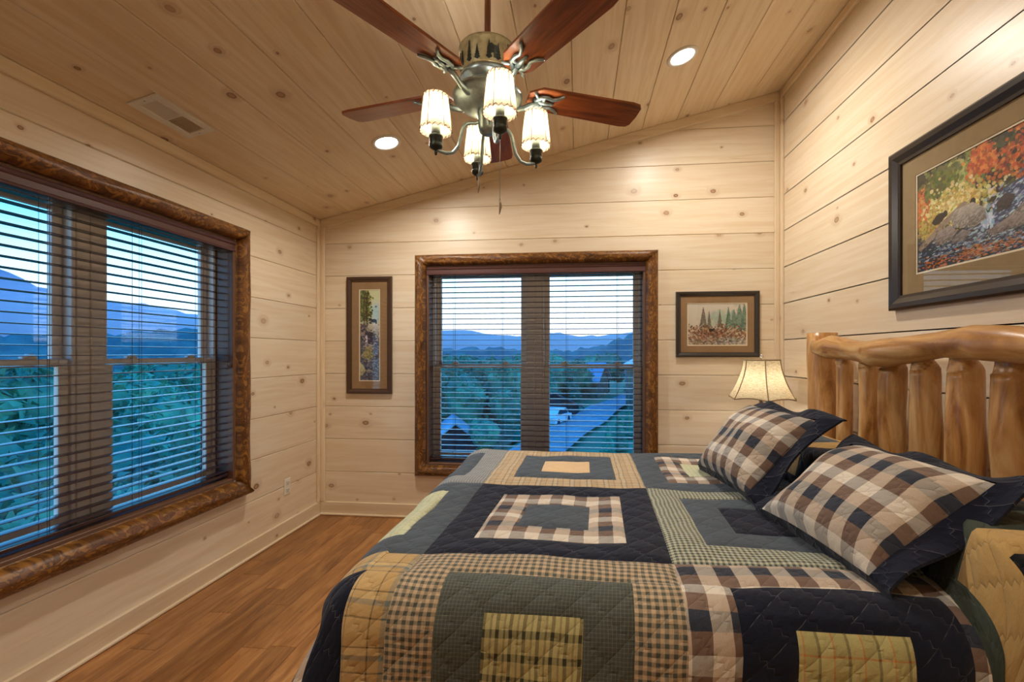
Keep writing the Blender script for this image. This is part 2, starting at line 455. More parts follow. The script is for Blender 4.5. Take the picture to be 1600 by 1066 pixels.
zs = [0.0]+[.367+BW*k for k in range(12)]
Mback = lambda u, v, w: (u, YB+PT-w, v)
Mleft = lambda u, v, w: (XL-PT+w, u, v)
Mright = lambda u, v, w: (XR+PT-w, u, v)
Mfront = lambda u, v, w: (u, YF-.001+w, v)
for i in range(len(zs)-1):
    z0, z1 = zs[i]+G, zs[i+1]-G
    for P in row_polys(XL, XR, z0, z1, BACKWIN):
        if z1 > ZL: P = clip(P, lambda p: ceil_z(p[0])-p[1])
        if len(P) > 2: plank(P, Mback, PINE, WB)
    if z0 < ZL:
        for P in row_polys(YF, YB, z0, min(z1, ZL), LEFTWIN):
            plank([(p[0], p[1]) for p in P], Mleft, PINE, WL)
    if z0 < 3.39:
        for P in row_polys(YF, YB, z0, min(z1, ceil_z(XR)), None):
            plank([(p[0], p[1]) for p in P[::-1]], Mright, PINE, WR)
# left-wall and right-wall polygons face into the room whichever way they wind; make it sure
for par, ax, sgn in ((WL, 0, 1), (WR, 0, -1), (WB, 1, -1)):
    for o in par.children:
        me = o.data
        # front face is the last one
        if me.polygons[-1].normal[ax]*sgn < 0: me.flip_normals()
# ceiling boards run along the room
bp = BW*math.cos(ang)
xk = [-.031+bp*k for k in range(-9, 8)]
xk = [XL]+[x for x in xk if XL+.05 < x < XR-.03]+[XR]
Mceil = lambda u, v, w: (v, u, ceil_z(v)+PT-w)
for i in range(len(xk)-1):
    j = YF if i % 3 else random.uniform(.2, .9)
    segs = [(YF, YB)] if i % 4 else [(YF, random.uniform(.6, 1.0)), None]
    if segs[-1] is None: segs[-1] = (segs[0][1]+.002, YB)
    for (a, e) in segs:
        o = plank([(a, xk[i]+G), (e, xk[i]+G), (e, xk[i+1]-G), (a, xk[i+1]-G)], Mceil, PINEC, CE)
        if o.data.polygons[-1].normal.z > 0: o.data.flip_normals()
# floor planks
Mfloor = lambda u, v, w: (v, u, -.012+w)
x = XL
while x < XR-.01:
    x1 = min(x+.127, XR); y = YF - random.uniform(0, 1.0)
    while y < YB:
        y1 = y+random.uniform(.7, 1.5)
        a, e = max(y, YF), min(y1, YB)
        if e-a > .02:
            o = plank([(a+.0006, x+.0006), (e-.0006, x+.0006), (e-.0006, x1-.0006), (a+.0006, x1-.0006)], Mfloor, FLOOR, FL, .012, .0016)
            if o.data.polygons[-1].normal.z < 0: o.data.flip_normals()
        y = y1
    x = x1

# trim: baseboards, shoe mould, corner posts, crown strips
def strip(name, label, boxes, m=TRIM, c=.004, cat='trim'):
    b = MB()
    for q in boxes: b.bbox(q[0], q[1], c, off=(random.uniform(0, 50), random.uniform(0, 50)))
    return tag(b.build(name, m), label, cat, kind='structure')
def basebd(name, label, a, e, sa, se):
    o = strip(name, label, [(a, e)], cat='baseboard')
    MB().bbox(sa, se, .006, off=(3, 7)).build('shoe_moulding', TRIM, o)
basebd('baseboard_back', 'pale pine baseboard along the back wall', (XL+.018, YB-.018, 0), (XR-.018, YB, .112), (XL+.018, YB-.034, 0), (XR-.018, YB-.018, .02))
basebd('baseboard_left', 'pale pine baseboard under the left window', (XL, YF, 0), (XL+.018, YB-.002, .112), (XL+.018, YF, 0), (XL+.034, YB-.036, .02))
basebd('baseboard_right', 'pine baseboard along the headboard wall', (XR-.018, YF, 0), (XR, YB-.002, .112), (XR-.034, YF, 0), (XR-.018, YB-.036, .02))
strip('trim_1', 'pine corner post where the left and back walls meet', [((XL, YB-.05, .112), (XL+.02, YB, ZL)), ((XL+.02, YB-.02, .112), (XL+.055, YB, ZL+.01))])
strip('trim_2', 'pine corner post where the back and right walls meet', [((XR-.02, YB-.05, .112), (XR, YB, ceil_z(XR)-.004)), ((XR-.055, YB-.02, .112), (XR-.02, YB, ceil_z(XR)-.02))])
strip('trim_3', 'pine crown strip along the low left edge of the ceiling', [((XL, YF, ZL-.058), (XL+.022, YB-.02, ZL+.002))])
strip('trim_4', 'pine crown strip along the high right edge of the ceiling', [((XR-.022, YF, ceil_z(XR)-.062), (XR, YB-.02, ceil_z(XR)-.006))])
b = MB(); P = [(XL+.02, ceil_z(XL+.02)-.072), (XR-.02, ceil_z(XR-.02)-.072), (XR-.02, ceil_z(XR-.02)), (XL+.02, ceil_z(XL+.02))]
b.prism(P, .022, lambda u, v, w: (u, YB-w, v), .004, (11, 23))
o = tag(b.build('trim_5', TRIM), 'pine crown strip sloping along the top of the back wall', 'trim', kind='structure')

# ------------------------------------------------------------------ windows
def half_log(p0, d, L, inward, out, w, prot, seed, n=14, seg=None, mitre=True):
    """half-round log from outer corner p0 along d, mitred at both ends"""
    p0, d, inward, out = map(Vector, (p0, d, inward, out))
    b = MB(); seg = seg or max(12, int(L/.05)); k = 0; rings = []
    for i in range(seg+1):
        ring = []
        for j in range(n+1):
            t = PI*j/n
            s = w*.5*(1-math.cos(t)); h = prot*math.sin(t)**.75
            x = s+(L-2*s)*i/seg if mitre else L*i/seg
            nz = noise.noise(Vector((x*3.5+seed*17, t*1.4, seed)))*.30+noise.noise(Vector((x*11, t*3, seed*3)))*.10
            h *= 1+nz*.55
            b.v.append(tuple(p0+d*x+inward*s+out*h)); ring.append((x, s+h*.4))
        rings.append(ring)
    m = n+1
    flip = d.cross(inward).dot(out) < 0
    for i in range(seg):
        for j in range(n):
            f = [i*m+j, (i+1)*m+j, (i+1)*m+j+1, i*m+j+1]
            q = [rings[i][j], rings[i+1][j], rings[i+1][j+1], rings[i][j+1]]
            q = [(a+seed*3.1, c+seed) for a, c in q]
            b.face(f[::-1] if flip else f, q[::-1] if flip else q, True)
    for i in (0, seg): b.face([i*m+j for j in range(m)])
    for i in range(seg): b.face([i*m, (i+1)*m, (i+1)*m+n, i*m+n])
    return b

def window(name, label, op, outer, M, zmid, kindno):
    """op: opening u0,u1,z0,z1; outer: casing outer u0,u1,z0,z1; M(u,z,w): w goes outdoors from the wall face"""
    u0, u1, z0, z1 = op
    base = M((u0+u1)/2, z0, 0)
    win = bpy.data.objects.new(name, None); win.location = base; C.objects.link(win)
    tag(win, label, 'window', kind='structure')
    def V(u, z, w): return Vector(M(u, z, w))
    def bx(bld, a, e):
        x, y = V(*a), V(*e)
        lo = [min(p, q) for p, q in zip(x, y)]; hi = [max(p, q) for p, q in zip(x, y)]
        bld.bbox(lo, hi, .003)
    # casing of half logs
    ou0, ou1, oz0, oz1 = outer
    U = (V(1, 0, 0)-V(0, 0, 0)); Z = Vector((0, 0, 1)); O = V(0, 0, -1)-V(0, 0, 0)
    lw = ou1-u1
    for k, (p, d, L, inn, w, pr) in enumerate((
            (V(ou0, oz1, 0), U, ou1-ou0, -Z, oz1-z1, .055), (V(ou0, oz0, 0), U, ou1-ou0, Z, z0-oz0, .082 if kindno == 2 else .06),
            (V(ou0, oz0, 0), Z, oz1-oz0, U, u0-ou0, .055), (V(ou1, oz0, 0), Z, oz1-oz0, -U, lw, .055))):
        half_log(p, d, L, inn, O, w, pr, k+1+kindno*5).build('log_casing', CASING, win)
    # jambs
    jt = .018
    for a, e in (((u0, z0, 0), (u0+jt, z1, .2)), ((u1-jt, z0, 0), (u1, z1, .2)), ((u0+jt, z1-jt, 0), (u1-jt, z1, .2))):
        b = MB(); bx(b, a, e); b.build('jamb', JAMB, win)
    b = MB(); bx(b, (u0+jt, z0, 0), (u1-jt, z0+jt, .2)); b.build('stool', JAMB, win)
    um = (u0+u1)/2
    b = MB(); bx(b, (um-.062, z0+jt, .115), (um+.062, z1-jt, .2)); bx(b, (um-.006, z0+jt, .108), (um+.006, z1-jt, .12)); b.build('mullion', VINYL, win)
    for (a0, a1) in ((u0+jt, um-.062), (um+.062, u1-jt)):
        b = MB()                                             # fixed vinyl frame with its track
        for q in (((a0, z0+jt, .12), (a0+.018, z1-jt, .2)), ((a1-.018, z0+jt, .12), (a1, z1-jt, .2)), ((a0, z1-jt-.02, .12), (a1, z1-jt, .2))): bx(b, *q)
        b.build('unit_frame', VINYL, win)
        A0, A1 = a0+.018, a1-.018
        for lower in (False, True):
            w0, w1 = (.135, .163) if lower else (.168, .196)
            zb, zt = (z0+jt, zmid+.018) if lower else (zmid-.018, z1-jt-.02)
            sb = .042; rb = .062 if lower else .036; rt = .036 if lower else .045
            b = MB()
            bx(b, (A0, zb, w0), (A0+sb, zt, w1)); bx(b, (A1-sb, zb, w0), (A1, zt, w1))
            bx(b, (A0+sb, zb, w0), (A1-sb, zb+rb, w1)); bx(b, (A0+sb, zt-rt, w0), (A1-sb, zt, w1))
            s = b.build('sash', VINYL, win)
            wm = (w0+w1)/2
            b = MB(); g0, g1 = V(A0+sb-.004, zb+rb-.004, wm-.0015), V(A1-sb+.004, zt-rt+.004, wm+.0015)
            b.box([min(p, q) for p, q in zip(g0, g1)], [max(p, q) for p, q in zip(g0, g1)]); b.build('pane', GLASS, s)
            if lower:
                for f in (.22, .78):
                    uu = A0+(A1-A0)*f; b = MB()
                    bx(b, (uu-.028, zt, w0+.004), (uu+.028, zt+.012, w1)); bx(b, (uu-.012, zt+.012, w0-.004), (uu+.016, zt+.022, w1-.006))
                    b.build('sash_lock', VINYL, s)
    return win
Mb = lambda u, z, w: (u, YB+w, z)
Ml = lambda u, z, w: (XL-w, u, z)
window('window_1', 'two-sash back window in a half-log casing over the bed', BACKWIN, (-1.345, .635, .352, 2.188), Mb, 1.262, 1)
window('window_2', 'wide left window in a half-log casing with a thick rounded sill', LEFTWIN, (1.085, 2.835, .44, 2.188), Ml, 1.325, 2)

def blind(name_label, op, M, ztop, zbot, cords, wand_u, pull_u, n):
    u0, u1 = op[0]+.022, op[1]-.022
    root = thing('window_blind', name_label, 'blind', M((u0+u1)/2, zbot, .055), 'horizontal blinds')
    def bx(bld, a, e, c=.002):
        x, y = Vector(M(*a)), Vector(M(*e))
        bld.bbox([min(p, q) for p, q in zip(x, y)], [max(p, q) for p, q in zip(x, y)], c)
    b = MB()
    # moulded valance: stepped profile, front towards the room
    prof = [(.016, 0), (-.004, 0), (-.006, .008), (-.001, .014), (-.001, .040), (-.007, .046), (-.010, .056), (-.006, .062), (.0, .066), (.016, .066)]
    U0, U1 = op[0]+.004, op[1]-.004
    for (a, c), (a2, c2) in zip(prof, prof[1:]+prof[:1]):
        b.poly([M(U0, ztop+c, a), M(U1, ztop+c, a), M(U1, ztop+c2, a2), M(U0, ztop+c2, a2)])
    b.poly([M(U0, ztop+c, a) for a, c in prof]); b.poly([M(U1, ztop+c, a) for a, c in prof[::-1]])
    b.build('valance', VAL, root)
    b = MB(); bx(b, (u0, ztop+.01, .022), (u1, ztop+.05, .085)); b.build('headrail', VAL, root)
    # one slat mesh, shared: slightly crowned
    sb = MB(); W = .05; k = 6
    cz = lambda t: .0022*(1-(2*t-1)**2)
    for i in range(k):
        t0, t1 = i/k, (i+1)/k
        for dz, flip in ((.0026, False), (0, True)):
            q = [M(u0, cz(t0)+dz, (t0-.5)*W), M(u1, cz(t0)+dz, (t0-.5)*W), M(u1, cz(t1)+dz, (t1-.5)*W), M(u0, cz(t1)+dz, (t1-.5)*W)]
            sb.poly(q[::-1] if flip else q, smooth=True)
    for t in (0, 1): sb.poly([M(u0, 0, (t-.5)*W), M(u1, 0, (t-.5)*W), M(u1, .0026, (t-.5)*W), M(u0, .0026, (t-.5)*W)])
    for u in (u0, u1): sb.poly([M(u, 0, -.5*W), M(u, 0, .5*W), M(u, .0026, .5*W), M(u, .0026, -.5*W)])
    org = Vector(M(0, 0, 0)); sb.v = [tuple(Vector(p)-org) for p in sb.v]
    me = sb.mesh('slat', SLAT)
    zt = ztop-.012
    for i in range(n):
        z = zt-(zt-(zbot+.03))*i/(n-1)
        o = bpy.data.objects.new('slat', me); o.location = M(0, z, .055); link(o, root)
    b = MB(); bx(b, (u0, zbot, .032), (u1, zbot+.016, .078)); b.build('bottom_rail', SLAT, root)
    for u in cords:
        b = MB()
        for w in (.0285, .0815): b.tube([M(u, zbot+.016, w), M(u, ztop+.01, w)], .0011, 5, uvs=1)
        b.tube([M(u+.012, zbot+.016, .055), M(u+.012, ztop+.01, .055)], .0009, 5)
        b.build('ladder_cord', CORD, root)
    b = MB(); b.tube([M(pull_u, 1.30, .016), M(pull_u, ztop+.01, .018)], .0012, 5); b.tube([M(pull_u+.012, 1.29, .016), M(pull_u+.01, ztop+.01, .018)], .0012, 5)
    o = b.build('pull_cord', CORD, root)
    for du in (0, .012):
        c = Vector(M(pull_u+du, 1.28, .016)); MB().lathe([(.002, .026), (.004, .022), (.0085, .002), (.008, 0)], tuple(c), 10).build('tassel', SLAT, o)
    return root
blind('dark brown slatted blind in the back window over the bed', BACKWIN, Mb, 2.022, .478, (-1.03, -.62, -.09, .32), -1.1, -1.14, 35)
blind('dark brown slatted blind in the wide left window', LEFTWIN, Ml, 2.022, .586, (1.42, 1.72, 2.13, 2.52), 1.3, 2.70, 33)

# ------------------------------------------------------------------ bed
ZT = .80                                        # height of the quilt on the mattress
BX0, BY0, BY1 = -.55, 1.15, 2.66                # flat part of the bed top: foot edge, near edge, far edge
bed = thing('log_bed', 'honey-coloured log bed with a spindled headboard against the right wall', 'bed', (.4, 1.9, 0))
MB().bbox((-.59, 1.10, .47), (1.30, 2.70, .765), .05).build('mattress', STONEW, bed)
MB().bbox((-.58, 1.11, .25), (1.30, 2.69, .47), .02).build('box_spring', STONEW, bed)
def log(pts, r, seed, amp=.12, n=16, sub=18, ends=.0, bumps=()):
    """a peeled log: wobbling radius, gentle bends, knots as bumps (t, angle, size)"""
    pts = [Vector(p) for p in pts]; out = []; rad = []
    for i in range(sub+1):
        t = i/sub*(len(pts)-1); k = min(int(t), len(pts)-2); f = t-k
        p = pts[k].lerp(pts[k+1], f)
        rr = r if not hasattr(r, '__len__') else r[k]*(1-f)+r[k+1]*f
        out.append(p); rad.append(rr)
    def fn(i, w, q):
        a = noise.noise(Vector((math.cos(w)*.8+seed*5, math.sin(w)*.8, i*2.6/sub+seed)))*amp*1.6
        a += noise.noise(Vector((math.cos(w)*2, math.sin(w)*2+seed*3, i*9/sub)))*amp*.4
        for (bt, ba, bs) in bumps:
            dw = (w-ba+PI) % (2*PI)-PI
            a += bs*math.exp(-((i/sub-bt)*sub/1.6)**2-(dw/.45)**2)
        return q*(1+a)
    b = MB().tube(out, rad, n, True, 1.0, fn)
    b.uv = [[(u+seed*2.7, v+seed) for u, v in f] for f in b.uv]
    return b
HX = 1.41
for y, sd in ((2.80, 1), (.93, 2)):
    log([(HX, y, 0), (HX+.004, y, .8), (HX, y, 1.486)], .078, sd, .10, 20, 22, bumps=((.86, PI, .08),)).build('headboard_post', LOG, bed)
rp = []; rr = []
for i in range(13):
    y = 2.765-i*(2.765-.965)/12
    rp.append((HX-.055+.012*math.sin(i*1.1), y, 1.388+.016*math.sin(i*1.05+.8)))
    rr.append(.050 if i in (0, 12) else .056+.008*math.sin(i*1.9))
rr[0] = rr[-1] = .034
log(rp, rr, 5, .10, 20, 72, bumps=((.62, 2.2, .25), (.3, 2.6, .15))).build('top_rail', LOG, bed)
log([(HX-.01, 2.78, .56), (HX, 1.87, .55), (HX-.01, .95, .56)], .052, 9, .1, 14, 40).build('lower_rail', LOG, bed)
ys = [2.578, 2.375, 2.203, 2.014, 1.817, 1.630, 1.44, 1.25, 1.08]
for i, y in enumerate(ys):
    d = .012*math.sin(i*2.3); r = (.040, .046, .047, .053, .052, .054, .05, .05, .05)[i]
    log([(HX, y+d*.4, .52), (HX, y+d*.2, .58), (HX+d*.4, y+d, .84), (HX, y-d, 1.08), (HX, y, 1.30), (HX-.015, y, 1.345), (HX-.03, y, 1.40)],
        [.028, r*.9, r, r*1.02, r, r*.66, .022], 11+i, .16, 16, 34, bumps=((.80-.05*(i % 3), PI-.3+.5*(i % 2), .22),) if i != 2 else ()).build('spindle', LOG, bed)
for y in (1.09, 2.71): MB().bbox((-.57, y-.03, .22), (1.36, y+.03, .40), .02).build('side_rail', LOG, bed)
for x, y in ((-.52, 1.14), (-.52, 2.66)): log([(x, y, 0), (x, y, .4)], .06, x+y, .1).build('foot_leg', LOG, bed)

# ---- fabrics: pattern from the cloth's own metres, quilted relief on top
def fabric(name, warp, weft=None, period=.12, period2=None, stitch=.07, thread=(150, 150, 150), tcol=.22, rot=False, wrinkle=.5):
    m, n = new_mat(name)
    uv = n('ShaderNodeUVMap').outputs[0]
    s = n('ShaderNodeSeparateXYZ', {0: uv}); u, v = s.outputs[0], s.outputs[1]
    wob = n('ShaderNodeTexNoise', {'Vector': uv, 'Scale': 9, 'Detail': 2})
    ws = n('ShaderNodeSeparateColor', {0: wob.outputs['Color']})
    du = n.m('ADD', u, n.m('MULTIPLY', n.m('SUBTRACT', ws.outputs[0], .5), .012))
    dv = n.m('ADD', v, n.m('MULTIPLY', n.m('SUBTRACT', ws.outputs[1], .5), .012))
    def stripes(seq, x, P):
        tot = sum(w for w, c in seq); acc = 0; st = []
        for w, c in seq: st.append((acc/tot, s2l(c))); acc += w
        return n.ramp(n.m('FRACT', n.m('DIVIDE', x, P)), st, True)
    if len(warp) == 1 and weft is None: col = s2l(warp[0][1])
    else:
        a = stripes(warp, du, period); c = stripes(weft or warp, dv, period2 or period)
        col = n.mix(.5, a, c)
    wv = n('ShaderNodeTexNoise', {'Vector': scaled_uv(n, 300, 300), 'Scale': 1, 'Detail': 2}).outputs[0]
    sl = n('ShaderNodeTexNoise', {'Vector': scaled_uv(n, 6, 6), 'Scale': 1, 'Detail': 4}).outputs[0]
    val = n.m('ADD', n.m('MULTIPLY', wv, .30), n.m('ADD', n.m('MULTIPLY', sl, .25), .72))
    col = n('ShaderNodeHueSaturation', {'Color': col, 'Value': val}).outputs[0]
    # stitched zig-zag diamonds
    def saw(x): return n.m('ABSOLUTE', n.m('SUBTRACT', n.m('FRACT', x), .5))
    zz = n.m('MULTIPLY', n.m('PINGPONG', n.m('SUBTRACT', du, dv), stitch*.22), .9)
    d1 = saw(n.m('DIVIDE', n.m('ADD', n.m('ADD', du, dv), zz), stitch*1.41))
    d2 = saw(n.m('DIVIDE', n.m('SUBTRACT', du, dv), stitch*1.41))
    dd = n.m('MINIMUM', n.m('SUBTRACT', .5, d1), n.m('SUBTRACT', .5, d2))
    puff = n.m('POWER', n.m('MULTIPLY', dd, 2.0, clamp=True), .45)
    dash = n('ShaderNodeTexNoise', {'Vector': scaled_uv(n, 40, 40), 'Scale': 1, 'Detail': 1}).outputs[0]
    line = n.m('MULTIPLY', n.sstep(dd, .005, .012, 1, 0), n.sstep(dash, .42, .6))
    col = n.mix(n.m('MULTIPLY', line, tcol), col, s2l(thread))
    crk = n('ShaderNodeTexNoise', {'Vector': scaled_uv(n, 22, 22), 'Scale': 1, 'Detail': 5, 'Roughness': .65}).outputs[0]
    hgt = n.m('ADD', n.m('MULTIPLY', puff, .8), n.m('MULTIPLY', crk, wrinkle))
    finish(n, col, .92, bump=hgt, bstr=.55, bdist=.012, **{'Sheen Weight': .12, 'Specular IOR Level': .15})
    return m
NV, SLT, CR, BR, TN = (27, 30, 44), (78, 86, 94), (226, 214, 196), (112, 84, 62), (196, 162, 124)
F = {
 'navy': fabric('navy_cotton', [(1, NV)], thread=(150, 150, 160), tcol=.35),
 'slate': fabric('slate_cotton', [(1, SLT)], thread=(120, 130, 136)),
 'black': fabric('black_cotton', [(1, (22, 22, 24))], thread=(120, 115, 110), tcol=.3),
 'tan': fabric('tan_cotton', [(1, (226, 192, 146))], thread=(180, 150, 110)),
 'sagepale': fabric('pale_sage_cotton', [(6, (206, 208, 172)), (1, (160, 162, 132)), (6, (206, 208, 172)), (1, (186, 176, 130))], period=.045),
 'tanplaid': fabric('tan_plaid', [(5, (202, 176, 138)), (1, (96, 92, 92)), (3, (206, 186, 150)), (1, (120, 112, 104)), (4, (190, 162, 124)), (1, (150, 130, 104))], period=.075),
 'gold': fabric('gold_plaid', [(7, (196, 162, 108)), (.5, (70, 62, 50)), (3, (184, 150, 98)), (1.4, (116, 124, 118)), (2, (208, 178, 126)), (.5, (84, 70, 50))], period=.125),
 'goldp': fabric('gold_cotton', [(1, (188, 152, 94))], thread=(84, 66, 38), tcol=.5),
 'gingham': fabric('tan_green_gingham', [(1, (198, 172, 138)), (1, (88, 90, 80))], period=.019),
 'greygingham': fabric('grey_gingham', [(1, (168, 168, 164)), (1, (112, 116, 118))], period=.012),
 'sagegingham': fabric('sage_gingham', [(1, (192, 190, 164)), (1, (72, 80, 76))], period=.015),
 'dgreen': fabric('dark_green_check', [(2, (80, 84, 76)), (.6, (112, 114, 102))], period=.009, thread=(110, 112, 100), tcol=.4),
 'green': fabric('forest_green_cotton', [(1, (66, 74, 62))], thread=(100, 104, 88)),
 'olive': fabric('olive_plaid', [(1, (196, 184, 130)), (1, (46, 48, 36)), (1.3, (190, 178, 124)), (.6, (120, 112, 76))], [(2, (186, 172, 118)), (1, (80, 76, 52))], period=.032, period2=.05),
 'orange': fabric('sage_orange_plaid', [(4, (198, 188, 128)), (.5, (206, 116, 44)), (4, (176, 168, 112)), (1, (62, 64, 48))], [(5, (196, 184, 124)), (.6, (200, 120, 56)), (5, (184, 172, 116))], period=.06, period2=.075),
 'check': fabric('brown_cream_navy_plaid', [(1, CR), (1, (74, 78, 88))], [(1, CR), (1, (150, 112, 78)), (1, NV), (1, (158, 122, 90))], period=.092, period2=.178, thread=(170, 150, 130)),
}
# arc-length table over the pillow tuck at the head: horizontal X and lift for cloth distance a
TUCK = [(-3, -3, 0)]
L, px, pz = .925, .925, 0
TUCK[0] = (-3, -3, 0); TUCK.append((.925, .925, 0))
for i in range(1, 61):
    x = .925+.435*(i/60)**2
    q = min(1, max(0, (x-.927)/.055)); z = .165*(q*q*(3-2*q))**.8 - .05*max(0, (x-1.16)/.2)**2
    L += math.hypot(x-px, z-pz); px, pz = x, z; TUCK.append((L, x, z))
def tuck(a):
    for (l0, x0, z0), (l1, x1, z1) in zip(TUCK, TUCK[1:]):
        if a <= l1:
            f = (a-l0)/(l1-l0); return x0+(x1-x0)*f, z0+(z1-z0)*f
    return TUCK[-1][1], TUCK[-1][2]
R_ = .115
def drape(r, flare):
    """distance r past an edge -> outward run, drop"""
    q = R_*PI/2
    if r < q: return R_*math.sin(r/R_), R_*(1-math.cos(r/R_))
    return R_+(r-q)*math.sin(flare), R_+(r-q)*math.cos(flare)
def quilt_pt(a, b, sink=0.0, head=False):
    a2 = a-.045*(1.98-b)*(1 if b < 1.98 else .3)
    sh_ = .075*min(1, max(0, (1.40-b)/.3))
    if head:                                   # cloth lying over the bed pillows
        t_ = a-.99; x, lift = tuck(.925+(t_*.42 if t_ < .117 else .049+t_-.117)); x -= sh_
    else:
        x, lift = max(a2, BX0), -.03*min(1, max(0, (a2-(.925-sh_))/.05))
    bul = max(0, min(1, lift/.14))
    y0 = BY0-.06*bul; y1 = BY1
    da = max(0, BX0-a2); db0 = max(0, y0-b); db1 = max(0, b-y1); db = db0+db1
    sy = -1 if db0 > 0 else 1
    yb = min(max(b, y0), y1)
    r = math.hypot(da, db)
    wr = noise.noise(Vector((a*3.1, b*3.1, 1.7)))*.012+noise.noise(Vector((a*8, b*8, 5.1)))*.005
    if r < 1e-6: return Vector((x, yb, ZT+lift+wr-sink))
    cx, cy = -da/r, sy*db/r
    corner = abs(2*cx*cy)
    fl = .05+.34*corner**1.5
    out, drop = drape(r, fl)
    fold = .018*math.sin(b*11+a*3)*min(1, max(0, r-.15)/.2)*(abs(cx)) + .012*math.sin(a*9+1)*min(1, max(0, r-.15)/.2)*abs(cy)
    fold += .045*corner*math.cos(math.atan2(abs(cy), abs(cx))*6+.4)*min(1, max(0, r-.12)/.25)
    out += fold+wr*.8-sink
    return Vector((x+cx*out, yb+cy*out, max(.03, ZT+lift*(1-.25*min(1, r/.3))-drop+wr*.4*(1-min(1, r/.2))-sink*.5)))
quilt = thing('patchwork_quilt', 'plaid and navy patchwork quilt spread over the log bed', 'quilt', (.3, 1.9, ZT))
NB = 48; ST = .70/NB
A0, B0 = -.41, 1.28
def patch(ci, cj, i0, i1, j0, j1, hole, mname):
    """cells i0..i1, j0..j1 of block (ci,cj), leaving out the hole; edges sewn down"""
    bld = MB(); idx = {}
    ax, by = A0+ci*.70, B0+cj*.70
    def vert(i, j):
        if (i, j) not in idx:
            d = min(i-i0, i1-i, j-j0, j1-j)
            if hole:
                h0, h1, g0, g1 = hole
                dx = max(h0-i, i-h1, 0); dy = max(g0-j, j-g1, 0); d = min(d, max(dx, dy) if (dx or dy) else 0)
            sink = .006*math.exp(-(d*ST/.012)**2)
            idx[(i, j)] = len(bld.v); bld.v.append(tuple(quilt_pt(ax+i*ST, by+j*ST, sink, ci == 2)))
        return idx[(i, j)]
    o = (random.uniform(0, .5), random.uniform(0, .5))
    for i in range(i0, i1):
        for j in range(j0, j1):
            if hole and hole[0] <= i < hole[1] and hole[2] <= j < hole[3]: continue
            bld.face((vert(i, j), vert(i+1, j), vert(i+1, j+1), vert(i, j+1)),
                     [(ax+p*ST+o[0], by+q*ST+o[1]) for p, q in ((i, j), (i+1, j), (i+1, j+1), (i, j+1))], True)
    if bld.f: bld.build('patch', F[mname], quilt)
BLOCKS = {  # (column from the foot, row from the near side): outer ring, middle ring, centre
 (-1, 1): ('greygingham', 'slate', 'tan'), (0, 1): ('tanplaid', 'slate', 'tan'), (1, 1): ('slate', 'check', 'sagepale'), (2, 1): ('navy', 'goldp', 'slate'),
 (-1, 0): ('slate', 'sagepale', 'navy'), (0, 0): ('navy', 'check', 'slate'), (1, 0): ('sagegingham', 'slate', 'navy'), (2, 0): ('black', 'goldp', 'slate'),
 (-1, -1): ('gold', 'navy', 'check'), (0, -1): ('gingham', 'dgreen', 'olive'), (1, -1): ('check', 'navy', 'orange'), (2, -1): ('green', 'goldp', 'black'),
 (-1, 2): ('slate', 'check', 'navy'), (0, 2): ('navy', 'gingham', 'slate'), (1, 2): ('navy', 'tanplaid', 'green'), (2, 2): ('check', 'navy', 'slate')}
for (ci, cj), (o1, o2, o3) in BLOCKS.items():
    i0, i1, j0, j1 = 0, NB, 0, NB
    if ci == -1: i0 = 12
    if ci == 2: i1 = 34
    if cj == -1: j0 = 6
    if cj == 2: j1 = 38
    def cl(a, b_, lo, hi): return max(a, lo), min(b_, hi)
    for k, (lo, hi, nm) in enumerate(((0, 48, o1), (8, 40, o2), (16, 32, o3))):
        a, e = cl(lo, hi, i0, i1); c, d = cl(lo, hi, j0, j1)
        if a >= e or c >= d: continue
        h = None
        if k < 2:
            hl, hh = (8, 40) if k == 0 else (16, 32)
            ha, he = cl(hl, hh, i0, i1); hc, hd = cl(hl, hh, j0, j1)
            if ha < he and hc < hd: h = (ha, he, hc, hd)
        patch(ci, cj, a, e, c, d, h, nm)

